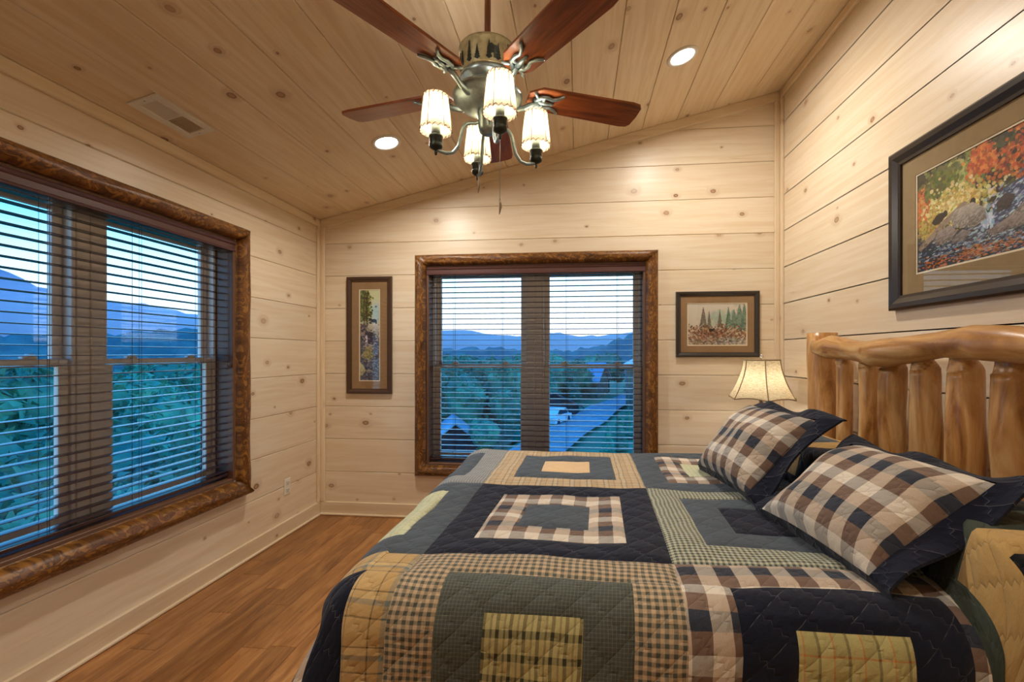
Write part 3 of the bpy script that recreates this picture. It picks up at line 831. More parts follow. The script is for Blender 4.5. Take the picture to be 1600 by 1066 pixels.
# ---- pillow shams
def sham(label, x, y, z, psi, lam, W, H, flange=.055, puff=.095, seed=1):
    e1 = Vector((math.sin(psi), -math.cos(psi), 0)); hh = Vector((math.cos(psi), math.sin(psi), 0))
    e2 = hh*math.cos(lam)+Vector((0, 0, math.sin(lam))); nn = e1.cross(e2)
    if nn.z < 0: nn = -nn
    root = thing('pillow_sham', label, 'pillow', (x, y, z), 'plaid pillow shams leaning on the headboard')
    org = Vector((x, y, z))
    def th(s, t):     # half thickness over the inner field, s,t in -1..1
        q = max(0, 1-abs(s)**2.6)*max(0, 1-abs(t)**2.6)
        return puff*q**.55
    fw, fh = flange/(W/2), flange/(H/2)
    def P(s, t, side, lift=0):
        # inner field scaled: -1..1 is the seam; the flange goes on to 1+f
        w, h = W/2-flange, H/2-flange
        sag = .020*noise.noise(Vector((s*1.5+seed, t*1.5, side*2+seed)))
        k = th(s, t) if max(abs(s), abs(t)) < 1 else 0
        if side < 0 and t < .2: k *= .35
        edge = 1-.035*(1-s*s if abs(s) < 1 else 0)
        pinch = 1-.05*(1-min(1, abs(s))**2)*min(1, abs(t)), 1-.05*(1-min(1, abs(t))**2)*min(1, abs(s))
        flop = 0
        m = max(abs(s)-1, abs(t)-1, 0)
        if m > 0: flop = -.9*m*.10*(1+.8*math.sin(5*s+3*t+seed))
        if t < -1: flop -= (-1-t)*h*.6; t = -1+(t+1)*.2
        return org+e1*(s*w*pinch[1])+e2*(H/2+t*h*pinch[0])+nn*(side*k*(1+.0)+sag*(1 if k else .5)+flop+lift+.012)
    N = 36
    us = [-1+2*i/N for i in range(N+1)]
    off = (seed*.37, seed*.21)
    uvf = lambda s, t: (s*(W/2-flange)+off[0], t*(H/2-flange)+off[1])
    MB().grid(lambda s, t: P(s, t, 1), us, us, uvf, flip=False).build('plaid_front', F['check'], root)
    MB().grid(lambda s, t: P(s, t, -1), us, us, uvf, flip=True).build('navy_back', F['navy'], root)
    # flange: four mitred strips with thickness
    b = MB()
    fs, ft = flange/(W/2-flange), flange/(H/2-flange)
    for ax, sg in ((0, -1), (0, 1), (1, -1), (1, 1)):
        for i in range(N):
            for k in range(4):
                q = []
                for (ii, kk) in ((i, k), (i+1, k), (i+1, k+1), (i, k+1)):
                    m = kk/4; c = us[ii]
                    if ax == 0: s, t = sg*(1+fs*m), c*(1+ft*m)
                    else: s, t = c*(1+fs*m), sg*(1+ft*m)
                    q.append((s, t))
                for lift in (.004, -.004):
                    b.poly([P(s, t, 0, lift) for s, t in q], [uvf(s, t) for s, t in q], True)
        q = []
    for i in range(N):
        for ax, sg in ((0, -1), (0, 1), (1, -1), (1, 1)):
            q = []
            for c in (us[i], us[i+1]):
                s, t = (sg*(1+fs), c*(1+ft)) if ax == 0 else (c*(1+fs), sg*(1+ft))
                q.append((s, t))
            b.poly([P(*q[0], 0, .004), P(*q[1], 0, .004), P(*q[1], 0, -.004), P(*q[0], 0, -.004)], [uvf(*q[0]), uvf(*q[1]), uvf(*q[1]), uvf(*q[0])])
    o = b.build('flange', F['navy'], root)
    return root
sham('plaid pillow sham with wide navy flange nearest the camera', .635, 1.42, .782, .13, .61, .60, .50, seed=1)
sham('plaid pillow sham with navy flange beside the bedside lamp', .58, 2.04, .785, .12, .80, .60, .50, seed=4)

# ------------------------------------------------------------------ nightstand and lamp
nx, ny = 1.22, 3.24
ns = thing('nightstand', 'brown wooden nightstand in the corner under the bedside lamp', 'nightstand', (nx, ny, 0))
MB().bbox((nx-.26, ny-.24, .12), (nx+.28, ny+.24, .60), .006).build('body', NIGHT, ns)
MB().bbox((nx-.29, ny-.27, .60), (nx+.30, ny+.27, .63), .008, off=(4, 2)).build('top', NIGHT, ns)
for z in (.15, .37):
    d = MB().bbox((nx-.278, ny-.21, z), (nx-.258, ny+.21, z+.20), .006, off=(z*9, 3)).build('drawer', NIGHT, ns)
    MB().tube([(nx-.278, ny, z+.1), (nx-.292, ny, z+.1), (nx-.308, ny, z+.1)], [.008, .008, .018], 12).build('knob', PEWDARK, d)
for sx in (-.22, .24):
    for sy in (-.20, .20): MB().bbox((nx+sx-.025, ny+sy-.025, 0), (nx+sx+.025, ny+sy+.025, .12), .004).build('leg', NIGHT, ns)
lx, ly = 1.245, 3.25
lamp = thing('table_lamp', 'bedside lamp with a lit six-panel linen bell shade', 'lamp', (lx, ly, .63))
MB().lathe([(.0, 0), (.085, 0), (.088, .012), (.07, .03), (.03, .05), (.022, .08), (.05, .13), (.075, .19), (.07, .25), (.035, .31), (.018, .34), (.014, .40), (.0, .40)], (lx, ly, .63), 28).build('base', PEWDARK, lamp)
MB().tube([(lx, ly, 1.02), (lx, ly, 1.10)], .016, 12).build('socket', CHROME, lamp)
MB().lathe([(.0, 0), (.014, .0), (.02, .03), (.032, .065), (.026, .095), (.0, .108)], (lx, ly, 1.10), 16).build('bulb', BULB, lamp)
NS = 6
def shade_r(t):   # t 0 bottom .. 1 top: bell
    return .118+.094*(1-t)**1.7
b = MB(); vs = [i/14 for i in range(15)]
z0s, hs_ = 1.062, .262
def shade_fn(u, t):
    w = u*2*PI/NS+.35; f = (u % 1.0)
    r = shade_r(t); dev = r*(1-.055*math.sin(PI*f))
    return (lx+dev*math.cos(w), ly+dev*math.sin(w), z0s+hs_*t-.014*(1-t)*math.sin(PI*f)*(-1))
for k in range(NS):
    us = [k+i/8*.9999 for i in range(9)]
    MB().grid(shade_fn, us, vs, lambda u, t: (u, t)).build('shade_panel', LINEN, lamp)
for k in range(NS):
    MB().tube([Vector(shade_fn(k, t))*1.0+Vector((math.cos(k*2*PI/NS+.35), math.sin(k*2*PI/NS+.35), 0))*.002 for t in vs], .0035, 6).build('shade_rib', SHTRIM, lamp)
for t in (0, 1):
    MB().tube([shade_fn(i/8, t) for i in range(NS*8+1)], .0042, 6, caps=False).build('shade_trim', SHTRIM, lamp)
b = MB(); b.tube([(lx, ly, 1.21), (lx, ly, 1.335)], .002, 6)
for a in (0, PI/2):
    b.tube([(lx-.11*math.cos(a), ly-.11*math.sin(a), 1.318), (lx+.11*math.cos(a), ly+.11*math.sin(a), 1.318)], .0018, 6)
b.build('harp', CHROME, lamp)
MB().lathe([(.0, 0), (.006, 0), (.005, .006), (.012, .014), (.013, .022), (.008, .031), (.0, .034)], (lx, ly, 1.33), 14).build('finial', CHROME, lamp)
point('lamp_light', (lx, ly, 1.17), 8.0, .03, (1, .88, .68), lamp)

# ------------------------------------------------------------------ recessed lights and vent in the ceiling
tilt = Matrix.Rotation(-ang, 4, 'Y')
def can_light(label, x, y, watts):
    z = ceil_z(x)
    M = Matrix.Translation((x, y, z)) @ tilt
    root = thing('recessed_light', label, 'ceiling light', (x, y, z), 'recessed ceiling lights')
    b = MB().lathe([(.094, .0), (.094, -.004), (.088, -.007), (.074, -.007), (.070, -.004), (.068, -.002)], n=36, caps=False); b.v = [tuple(M @ Vector(v)) for v in b.v]
    b.build('trim_ring', WHITEP, root)
    b = MB().lathe([(.0, -.0045), (.04, -.004), (.069, -.0025)], n=32, caps=False); b.v = [tuple(M @ Vector(v)) for v in b.v]
    b.build('lens', LENS, root)
    l = bpy.data.lights.new('can_light', 'AREA'); l.shape = 'DISK'; l.size = .12; l.energy = watts; l.color = (1, .94, .84); l.spread = math.radians(170)
    o = bpy.data.objects.new('can_light', l); o.matrix_basis = Matrix.Translation((x, y, z-.014)) @ tilt
    link(o, root)
can_light('round recessed light in the low part of the ceiling left of the fan', -1.223, 2.84, 10)
can_light('round recessed light in the high part of the ceiling right of the fan', .634, 2.85, 10)
can_light('added unseen recessed light in the low ceiling over the camera side', -1.223, .55, 6)  # added out of view to light the near side of the bed
can_light('added unseen recessed light in the high ceiling over the camera side', .634, .55, 5)  # its added partner, also unseen, brightening the bed from the camera side
vx, vy = -1.995, 2.083
M = Matrix.Translation((vx, vy, ceil_z(vx))) @ tilt
vent = thing('ceiling_vent', 'white metal air register on the ceiling above the left window', 'vent', (vx, vy, ceil_z(vx)))
b = MB(); L2, W2, l2, w2 = .172, .077, .135, .042
for a, e in (((-W2, -L2), (-w2, L2)), ((w2, -L2), (W2, L2)), ((-w2, -L2), (w2, -l2)), ((-w2, l2), (w2, L2)), ((-w2, -.005), (w2, .005))):
    b.bbox((a[0], a[1], -.008), (e[0], e[1], 0), .002, M)
b.build('faceplate', WHITEP, vent)
MB().box((-w2, -l2, .004), (w2, l2, .006), M=M).build('duct', DARKH, vent)
for i in range(22):
    y = -l2+.006+i*(2*l2-.012)/21; s = -1 if i < 11 else 1
    Mv = M @ Matrix.Translation((0, y, -.003)) @ Matrix.Rotation(s*.7, 4, 'X')
    MB().box((-w2, -.0045, -.0005), (w2, .0045, .0005), M=Mv).build('louver', WHITEP, vent)
for s in (-1, 1): 
    bb = MB().lathe([(.0, -.0105), (.004, -.009), (.0045, -.008)], n=10, caps=False); bb.v = [tuple(M @ (Vector(v)+Vector((0, s*.155, 0)))) for v in bb.v]
    bb.build('screw', PEWTER, vent)

# outlet
ol = thing('outlet', 'ivory wall outlet low on the left wall near the corner', 'outlet', (XL, 3.266, .36))
MB().bbox((XL, 3.228, .301), (XL+.006, 3.304, .421), .003).build('plate', IVORY, ol)
for z in (.333, .389):
    r = MB().bbox((XL+.005, 3.246, z-.016), (XL+.009, 3.286, z+.016), .002).build('receptacle', WHITEP, ol)
    b = MB()
    for y in (3.258, 3.274): b.box((XL+.0088, y-.0012, z-.004), (XL+.0094, y+.0012, z+.008))
    b.box((XL+.0088, 3.2635, z-.012), (XL+.0094, 3.2685, z-.007)); b.build('slot', DARKH, r)

# ------------------------------------------------------------------ pictures
PS = 1.7                                         # strokes are laid on a finer sheet than they are written for
def canvas(w, h): return np.zeros((int(h*PS), int(w*PS), 3))
def dab(im, x, y, rx, ry, c, a=1.0, ang_=0.0):
    x *= PS; y *= PS; rx *= PS*.8; ry *= PS*.8
    h, w, _ = im.shape; R = max(rx, ry)
    x0, x1, y0, y1 = int(max(0, x-R)), int(min(w, x+R+1)), int(max(0, y-R)), int(min(h, y+R+1))
    if x0 >= x1 or y0 >= y1: return
    yy, xx = np.mgrid[y0:y1, x0:x1]; dx, dy = xx-x, yy-y
    ca, sa = math.cos(ang_), math.sin(ang_)
    m = ((dx*ca+dy*sa)/rx)**2+((-dx*sa+dy*ca)/ry)**2 < 1
    reg = im[y0:y1, x0:x1]; reg[m] = reg[m]*(1-a)+np.array(c)*a
def scatter(im, n, bx, cols, r=(1, 3), jit=14, a=.85, flat=1.0, an=0.0):
    for _ in range(int(n*1.7)):
        c = random.choice(cols); q = random.uniform(*r)
        dab(im, random.gauss((bx[0]+bx[2])/2, (bx[2]-bx[0])/3.8), random.gauss((bx[1]+bx[3])/2, (bx[3]-bx[1])/4), q, max(.7, q*flat),
            [min(255, max(0, v+random.uniform(-jit, jit))) for v in c], a, an+random.uniform(-.3, .3))
def polyfill(im, P, c):
    P = [(p[0]*PS, p[1]*PS) for p in P]
    h, w, _ = im.shape; yy, xx = np.mgrid[0:h, 0:w]; ins = np.zeros((h, w), bool)
    for i in range(len(P)):
        (xa, ya), (xb, yb) = P[i], P[(i+1) % len(P)]
        if ya == yb: continue
        cnd = ((ya > yy) != (yb > yy)) & (xx < (xb-xa)*(yy-ya)/(yb-ya)+xa); ins ^= cnd
    im[ins] = c
    return ins
def rock(im, P, c, dark=(40, 36, 40)):
    ins = polyfill(im, P, c); xs = [p[0] for p in P]; ys_ = [p[1] for p in P]
    cx, cy = sum(xs)/len(xs), sum(ys_)/len(ys_); keep = im.copy()
    for _ in range(int(ins.sum()/9)):
        x, y = random.uniform(min(xs), max(xs)), random.uniform(min(ys_), max(ys_))
        t = (y-min(ys_))/max(1, max(ys_)-min(ys_)); k = 1.12-.62*t+random.uniform(-.16, .16)
        dab(im, x, y, random.uniform(1, 4), random.uniform(.7, 1.6), [min(255, v*k) for v in c], .75, -.5)
    im[~ins] = keep[~ins]
def fir(im, x, top, bot, w, cols):
    y = top
    while y < bot:
        t = (y-top)/(bot-top); hw = w*(.08+.92*t)
        for s in (-1, 1): dab(im, x+s*hw*.45*random.uniform(.6, 1.1), y, max(1, hw*.55), 1.4, random.choice(cols), .8, s*.45)
        y += 2.2
    dab(im, x, (top+bot)/2, .8, (bot-top)/2, cols[0], .8)
def print_mesh(im, M, name, parent):
    """colour-attribute sheet; M(u,v) maps 0..1 to the wall"""
    h, w, _ = im.shape; b = MB()
    b.grid(lambda u, v: M(u, v), [i/(w-1) for i in range(w)], [1-j/(h-1) for j in range(h)], smooth=False)
    me = b.mesh(name, PRINT)
    ca = me.color_attributes.new('paint', 'FLOAT_COLOR', 'POINT')
    lin = im/255.0; lin = np.where(lin <= .04045, lin/12.92, ((lin+.055)/1.055)**2.4)
    arr = np.ones((w, h, 4), np.float32); arr[..., :3] = lin.transpose(1, 0, 2)
    ca.data.foreach_set('color', arr.ravel())
    return link(bpy.data.objects.new(name, me), parent)
PRINT, n = new_mat('painted_print')
finish(n, n('ShaderNodeVertexColor', layer_name='paint').outputs[0], .6)

# autumn creek (large)
im = canvas(230, 150); W, H = 230, 150
im[:] = (58, 56, 34)
scatter(im, 900, (0, 0, 230, 80), [(74, 80, 40), (52, 54, 28), (92, 96, 52), (40, 36, 24)], (2, 6))
scatter(im, 260, (30, 6, 96, 50), [(176, 176, 104), (150, 156, 86), (120, 128, 62)], (2, 5))
scatter(im, 300, (84, 4, 112, 42), [(206, 98, 40), (222, 136, 66), (170, 76, 34)], (1.5, 4))
scatter(im, 420, (116, 10, 186, 60), [(206, 98, 40), (222, 138, 70), (166, 72, 34), (96, 56, 32)], (1.5, 4))
scatter(im, 320, (-6, 30, 26, 82), [(204, 102, 46), (220, 140, 76), (156, 78, 40)], (1.5, 4))
scatter(im, 260, (20, 10, 60, 44), [(110, 116, 52), (84, 92, 40)], (2, 5))
scatter(im, 560, (14, 44, 106, 92), [(220, 206, 138), (200, 178, 96), (176, 148, 66), (236, 226, 170)], (1.5, 4))
scatter(im, 160, (2, 74, 34, 104), [(190, 164, 80), (150, 122, 54)], (1.2, 3))
scatter(im, 300, (150, 0, 230, 50), [(44, 40, 28), (64, 58, 34), (190, 90, 30)], (2, 5))
q_ = int(104*PS); im[q_:, :] = im[q_:, :]*.15+np.array((44, 54, 70))*.85
polyfill(im, [(100, 112), (120, 72), (160, 60), (230, 52), (230, 112)], (56, 72, 98))
scatter(im, 900, (-10, 104, 240, 150), [(40, 52, 76), (92, 112, 142), (176, 190, 204), (30, 34, 44), (120, 138, 160)], (1.5, 5), flat=.35, an=-.2)
scatter(im, 260, (104, 62, 200, 106), [(70, 92, 130), (150, 170, 196), (206, 214, 222)], (1.5, 4), flat=.4, an=-.5)
scatter(im, 60, (96, 88, 112, 112), [(206, 216, 228), (150, 176, 206)], (1, 3), flat=2.0)
for q in ((34, 80), (38, 76)): dab(im, q[0], q[1], 11, 7, (34, 26, 22)); 
dab(im, 46, 74, 5, 6, (30, 24, 20)); dab(im, 86, 72, 5, 7, (34, 26, 22)); dab(im, 80, 76, 6, 5, (34, 26, 22))
rock(im, [(0, 112), (44, 82), (74, 66), (80, 70), (46, 92), (6, 118)], (150, 132, 116))
rock(im, [(54, 84), (62, 74), (86, 72), (102, 86), (104, 100), (86, 106), (60, 98)], (168, 160, 152))
rock(im, [(28, 108), (36, 96), (54, 92), (64, 104), (56, 114), (34, 116)], (150, 138, 134))
rock(im, [(56, 114), (72, 104), (84, 110), (74, 120), (58, 120)], (128, 120, 120))
rock(im, [(130, 106), (170, 80), (214, 58), (230, 60), (230, 112), (150, 116)], (170, 158, 150))
rock(im, [(104, 116), (132, 106), (176, 110), (168, 120), (112, 124)], (140, 128, 124))
rock(im, [(116, 84), (126, 76), (138, 82), (132, 96), (116, 96)], (70, 62, 64))
scatter(im, 180, (40, 128, 150, 148), [(176, 104, 56), (140, 82, 48), (196, 138, 86)], (1, 3.5), flat=.4)
scatter(im, 120, (0, 132, 60, 150), [(40, 30, 24), (198, 104, 40)], (1, 3), flat=.5)
BIG = im
# misty firs
im = canvas(150, 104)
for j in range(len(im)): im[j] = np.array((214, 206, 190))*(1-j/len(im))+np.array((196, 184, 160))*(j/len(im))
scatter(im, 120, (40, 20, 130, 60), [(186, 196, 178), (160, 178, 160)], (4, 9), a=.3)
for x, t, b_, w in ((40, 10, 62, 16), (55, 20, 64, 9), (82, 16, 62, 10), (104, 10, 62, 14), (118, 16, 66, 18), (132, 4, 66, 24), (144, 2, 66, 20)):
    cols = [(96, 84, 72), (112, 98, 82), (84, 76, 64)] if x < 90 else [(78, 112, 92), (98, 130, 108), (64, 92, 78)]
    fir(im, x, t, b_, w, cols)
scatter(im, 60, (100, 10, 150, 60), [(120, 150, 128)], (3, 6), a=.2)
scatter(im, 700, (-10, 56, 160, 96), [(138, 88, 58), (170, 116, 80), (110, 74, 54), (190, 150, 116), (90, 66, 50)], (1, 3.5))
dab(im, 60, 66, 8, 5, (50, 34, 26)); dab(im, 66, 63, 3, 3, (50, 34, 26))
for s in ((92, 74, 126, 62), (100, 70, 112, 58), (98, 82, 128, 60)):
    for t in np.linspace(0, 1, 30): dab(im, s[0]+(s[2]-s[0])*t, s[1]+(s[3]-s[1])*t, 1.1, 1.0, (206, 190, 164), .9)
scatter(im, 240, (60, 84, 150, 104), [(168, 160, 150), (126, 116, 108), (196, 188, 176), (96, 88, 84)], (1.5, 4), flat=.6)
scatter(im, 120, (0, 84, 70, 104), [(150, 128, 104), (104, 82, 64)], (1, 3.5), flat=.6)
FIRS = im
# tall waterfall
im = canvas(58, 250)
for j in range(len(im)): im[j] = np.array((206, 208, 160))*(1-j/len(im))+np.array((150, 160, 160))*(j/len(im))
scatter(im, 60, (30, 40, 60, 90), [(170, 196, 190)], (4, 9), a=.4)
scatter(im, 420, (-4, -6, 30, 96), [(92, 100, 44), (66, 74, 34), (132, 138, 66), (52, 50, 28)], (1.5, 4.5))
for x in (12, 20): 
    for y in range(10, 96): dab(im, x+math.sin(y*.1), y, 1.8, 1.5, (64, 56, 36), .8)
im[int(96*PS):] = (84, 80, 92)
scatter(im, 420, (-4, 96, 62, 150), [(110, 96, 96), (150, 138, 140), (70, 60, 72), (176, 160, 140), (50, 44, 56)], (1.5, 4))
rock(im, [(20, 108), (24, 94), (46, 92), (58, 100), (58, 132), (26, 124)], (190, 182, 164))
dab(im, 41, 85, 10, 6, (26, 24, 28)); dab(im, 31, 81, 5, 4, (26, 24, 28)); dab(im, 27, 79, 2, 2, (26, 24, 28)); dab(im, 47, 90, 3, 5, (26, 24, 28))
scatter(im, 160, (14, 116, 40, 150), [(52, 46, 58), (70, 62, 80)], (1.5, 4))
for y in range(126, 152): dab(im, 19+math.sin(y)*.8, y, 4, 2, (216, 214, 226), .7)
rock(im, [(8, 156), (22, 148), (42, 152), (40, 160), (10, 164)], (182, 172, 176))
scatter(im, 900, (-6, 150, 64, 250), [(70, 78, 106), (104, 112, 140), (48, 52, 72), (150, 158, 180), (36, 38, 52)], (1.2, 4), flat=.4)
scatter(im, 130, (12, 160, 34, 190), [(150, 146, 92), (120, 120, 76), (176, 168, 120)], (1.2, 3.5))
rock(im, [(0, 198), (8, 206), (18, 222), (8, 234), (0, 240)], (192, 186, 146))
rock(im, [(2, 182), (8, 176), (14, 180), (12, 188), (4, 188)], (160, 150, 130)); rock(im, [(20, 222), (26, 218), (32, 222), (28, 228), (20, 228)], (176, 166, 150))
TALL = im

def picture(name, label, M, u0, u1, z0, z1, fw, mw, im, fm, mm, depth=.028):
    """M(u,z,w): w comes out of the wall; u runs left to right as seen"""
    root = thing(name, label, 'picture', M((u0+u1)/2, z0, 0))
    V = lambda u, z, w: Vector(M(u, z, w))
    sides = ((u0, z0, u1, z0), (u1, z0, u1, z1), (u1, z1, u0, z1), (u0, z1, u0, z0))
    prof = [(0, 0), (0, depth*.8), (fw*.15, depth), (fw*.45, depth*.95), (fw*.8, depth*.62), (fw, depth*.55), (fw, 0)]
    def inset(k, s):
        cu = [(u0+s, z0+s), (u1-s, z0+s), (u1-s, z1-s), (u0+s, z1-s)]; return cu[k % 4]
    for k in range(4):
        b = MB()
        for (s, w), (s2, w2) in zip(prof, prof[1:]):
            q = [(*inset(k, s), w), (*inset(k+1, s), w), (*inset(k+1, s2), w2), (*inset(k, s2), w2)]
            b.poly([V(*p) for p in q], [(p[0], p[1]) for p in q])
        b.build('frame_rail', fm, root)
    def sheet(s, s2, w, nm, m, t=.003):
        b = MB()
        for k in range(4):
            b.poly([V(*inset(k, s), w), V(*inset(k+1, s), w), V(*inset(k+1, s2), w), V(*inset(k, s2), w)])
            b.poly([V(*inset(k, s2), w), V(*inset(k+1, s2), w), V(*inset(k+1, s2), w-t), V(*inset(k, s2), w-t)])
        return b.build(nm, m, root)
    sheet(fw-.004, fw+mw, .0105, 'mat_board', mm)
    sheet(fw+mw-.001, fw+mw+.008, .0078, 'inner_mat', BEVEL)
    s = fw+mw+.006
    print_mesh(im, lambda a, c: V(u0+s+(u1-u0-2*s)*a, z0+s+(z1-z0-2*s)*c, .0045), 'print', root)
    b = MB(); b.poly([V(*inset(k, .003), .002) for k in range(4)]); b.build('backing', LATH, root)
    b = MB(); b.poly([V(*inset(k, fw-.004), .0135) for k in range(4)]); b.build('glazing', PGLASS, root)
    return root
picture('framed_print', 'tall narrow framed print of a bear at a waterfall left of the back window', lambda u, z, w: (u, YB-w-.001, z), -1.937, -1.543, 1.031, 2.014, .042, .062, TALL, FRAMEBR, MATB)
picture('framed_print', 'small framed print of misty fir trees right of the back window', lambda u, z, w: (u, YB-w-.001, z), .771, 1.399, 1.341, 1.852, .037, .05, FIRS, FRAMEGR, MATB)
picture('framed_print', 'large framed print of an autumn creek above the headboard', lambda u, z, w: (XR-w-.001, -u, z), -2.437, -1.33, 1.578, 2.344, .068, .085, BIG, FRAMEB, MATG, .036)

# ------------------------------------------------------------------ ceiling fan with a four-light kit
fx, fy = -.35, 1.77
fan = thing('ceiling_fan', 'five-blade walnut ceiling fan with four lit rawhide shades', 'ceiling fan', (fx, fy, 2.12))
zc = ceil_z(fx)
MB().lathe([(.0, .0), (.066, .0), (.07, -.02), (.06, -.055), (.03, -.085), (.018, -.09), (.0, -.09)][::-1], (fx, fy, zc+.012), 28).build('canopy', PEWTER, fan)
MB().tube([(fx, fy, zc-.06), (fx, fy, 2.55)], .0125, 14).build('downrod', NIGHT, fan)
MB().lathe([(.0, 2.444), (.090, 2.444), (.102, 2.450), (.104, 2.456), (.104, 2.538), (.111, 2.542), (.113, 2.549), (.108, 2.556), (.06, 2.566), (.0, 2.568)], (fx, fy, 0), 48).build('motor_band', BRASS, fan)
MB().lathe([(.0, 2.38), (.078, 2.38), (.082, 2.402), (.088, 2.416), (.104, 2.428), (.108, 2.438), (.104, 2.448), (.09, 2.452), (.0, 2.452)], (fx, fy, 0), 48).build('motor_housing', PEWTER, fan)
MB().lathe([(.0, 2.315), (.05, 2.315), (.075, 2.322), (.112, 2.338), (.132, 2.356), (.136, 2.372), (.128, 2.384), (.09, 2.39), (.0, 2.39)], (fx, fy, 0), 48).build('switch_housing', PEWTER, fan)
MB().lathe([(.0, 2.225), (.018, 2.225), (.032, 2.235), (.036, 2.25), (.036, 2.285), (.042, 2.30), (.040, 2.32), (.0, 2.32)], (fx, fy, 0), 28).build('light_hub', PEWTER, fan)
# relief on the band: firs and a bear
def band_pt(a, z, dr=.0025):
    z = 2.461+(z-2.526)*.86
    return (fx+(.104+dr)*math.cos(a), fy+(.104+dr)*math.sin(a), z)
def relief(pts, a0):
    b = MB(); n_ = len(pts)
    for dr, fl in ((.0035, False), (.0, True)):
        q = [band_pt(a0+x, z, dr) for x, z in pts]; b.poly(q[::-1] if fl else q)
    for i in range(n_):
        j = (i+1) % n_
        b.poly([band_pt(a0+pts[i][0], pts[i][1], 0), band_pt(a0+pts[j][0], pts[j][1], 0), band_pt(a0+pts[j][0], pts[j][1], .0035), band_pt(a0+pts[i][0], pts[i][1], .0035)])
    return b
def fir_out(h, w, z0=2.526):
    P = [(-.02, z0), (.02, z0)]; k = 5; right = []
    for i in range(k):
        t = i/k; right += [(w*(1-t), z0+.008+h*t), (w*(1-t)*.45, z0+.008+h*(t+.17))]
    return P+right+[(0, z0+h+.012)]+[(-x, z) for x, z in right[::-1]]
view = math.atan2(-fy, -fx)
for k in range(-6, 10):
    relief(fir_out((.072, .058, .078, .05)[k % 4], .11), view+k*.38+(.0 if k % 2 else .05)).build('fir_relief', PEWDARK, fan)
bear = [(-.20, 2.532), (-.14, 2.532), (-.13, 2.55), (.02, 2.552), (.03, 2.532), (.09, 2.532), (.11, 2.556), (.16, 2.560), (.17, 2.574), (.12, 2.586), (.07, 2.583), (-.05, 2.592), (-.17, 2.585), (-.21, 2.568)]
relief(bear, view+.19+.0).build('bear_relief', PEWDARK, fan)
relief([(x, z) for x, z in ((-1.6, 2.522), (1.6, 2.522), (1.6, 2.529), (-1.6, 2.529))], view).build('ground_relief', PEWDARK, fan) if False else None
# blades
ZB = 2.405; BR0, BR1 = .165, .655
BANG = math.radians(95.5)
outl = [(BR0, -.030), (BR0+.05, -.062), (BR1-.045, -.072), (BR1-.012, -.066), (BR1, -.050), (BR1+.004, 0), (BR1, .050), (BR1-.012, .066), (BR1-.045, .072), (BR0+.05, .062), (BR0, .030)]
pitch = math.radians(11)
for k in range(5):
    a = BANG+k*2*PI/5
    R = Matrix.Translation((fx, fy, ZB)) @ Matrix.Rotation(a, 4, 'Z') @ Matrix.Rotation(-pitch, 4, 'X')
    MB().prism(outl, .009, lambda u, v, w: R @ Vector((u, v, -w)), .002, (k*3.3, k*1.7)).build('blade', BLADE, fan)
    it = MB()
    R2 = lambda u, v, w: R @ Vector((u, v, w))
    Rf = Matrix.Translation((fx, fy, ZB)) @ Matrix.Rotation(a, 4, 'Z')
    it.tube([Rf @ Vector(p) for p in ((.075, 0, -.045), (.11, 0, -.062), (.15, 0, -.05), (.18, 0, -.030), (.21, 0, -.022))], [.014, .013, .011, .010, .009], 10)
    for s in (-1, 1):
        it.tube([R2(*p) for p in ((.19, s*.004, -.018), (.215, s*.026, -.017), (.24, s*.030, -.017), (.262, s*.022, -.017), (.285, s*.032, -.017), (.305, s*.050, -.016))], [.009, .009, .008, .007, .007, .005], 8)
        it.tube([R2(*p) for p in ((.205, s*.018, -.017), (.19, s*.034, -.017), (.182, s*.048, -.016))], [.007, .006, .004], 8)
    it.tube([R2(*p) for p in ((.20, 0, -.018), (.24, 0, -.019), (.275, 0, -.017))], [.010, .009, .004], 8)
    for p in ((.225, .018), (.225, -.018), (.262, 0)):
        it.tube([R2(p[0], p[1], -.014), R2(p[0], p[1], -.025)], [.008, .006], 10)
    it.build('blade_iron', PEWTER, fan)
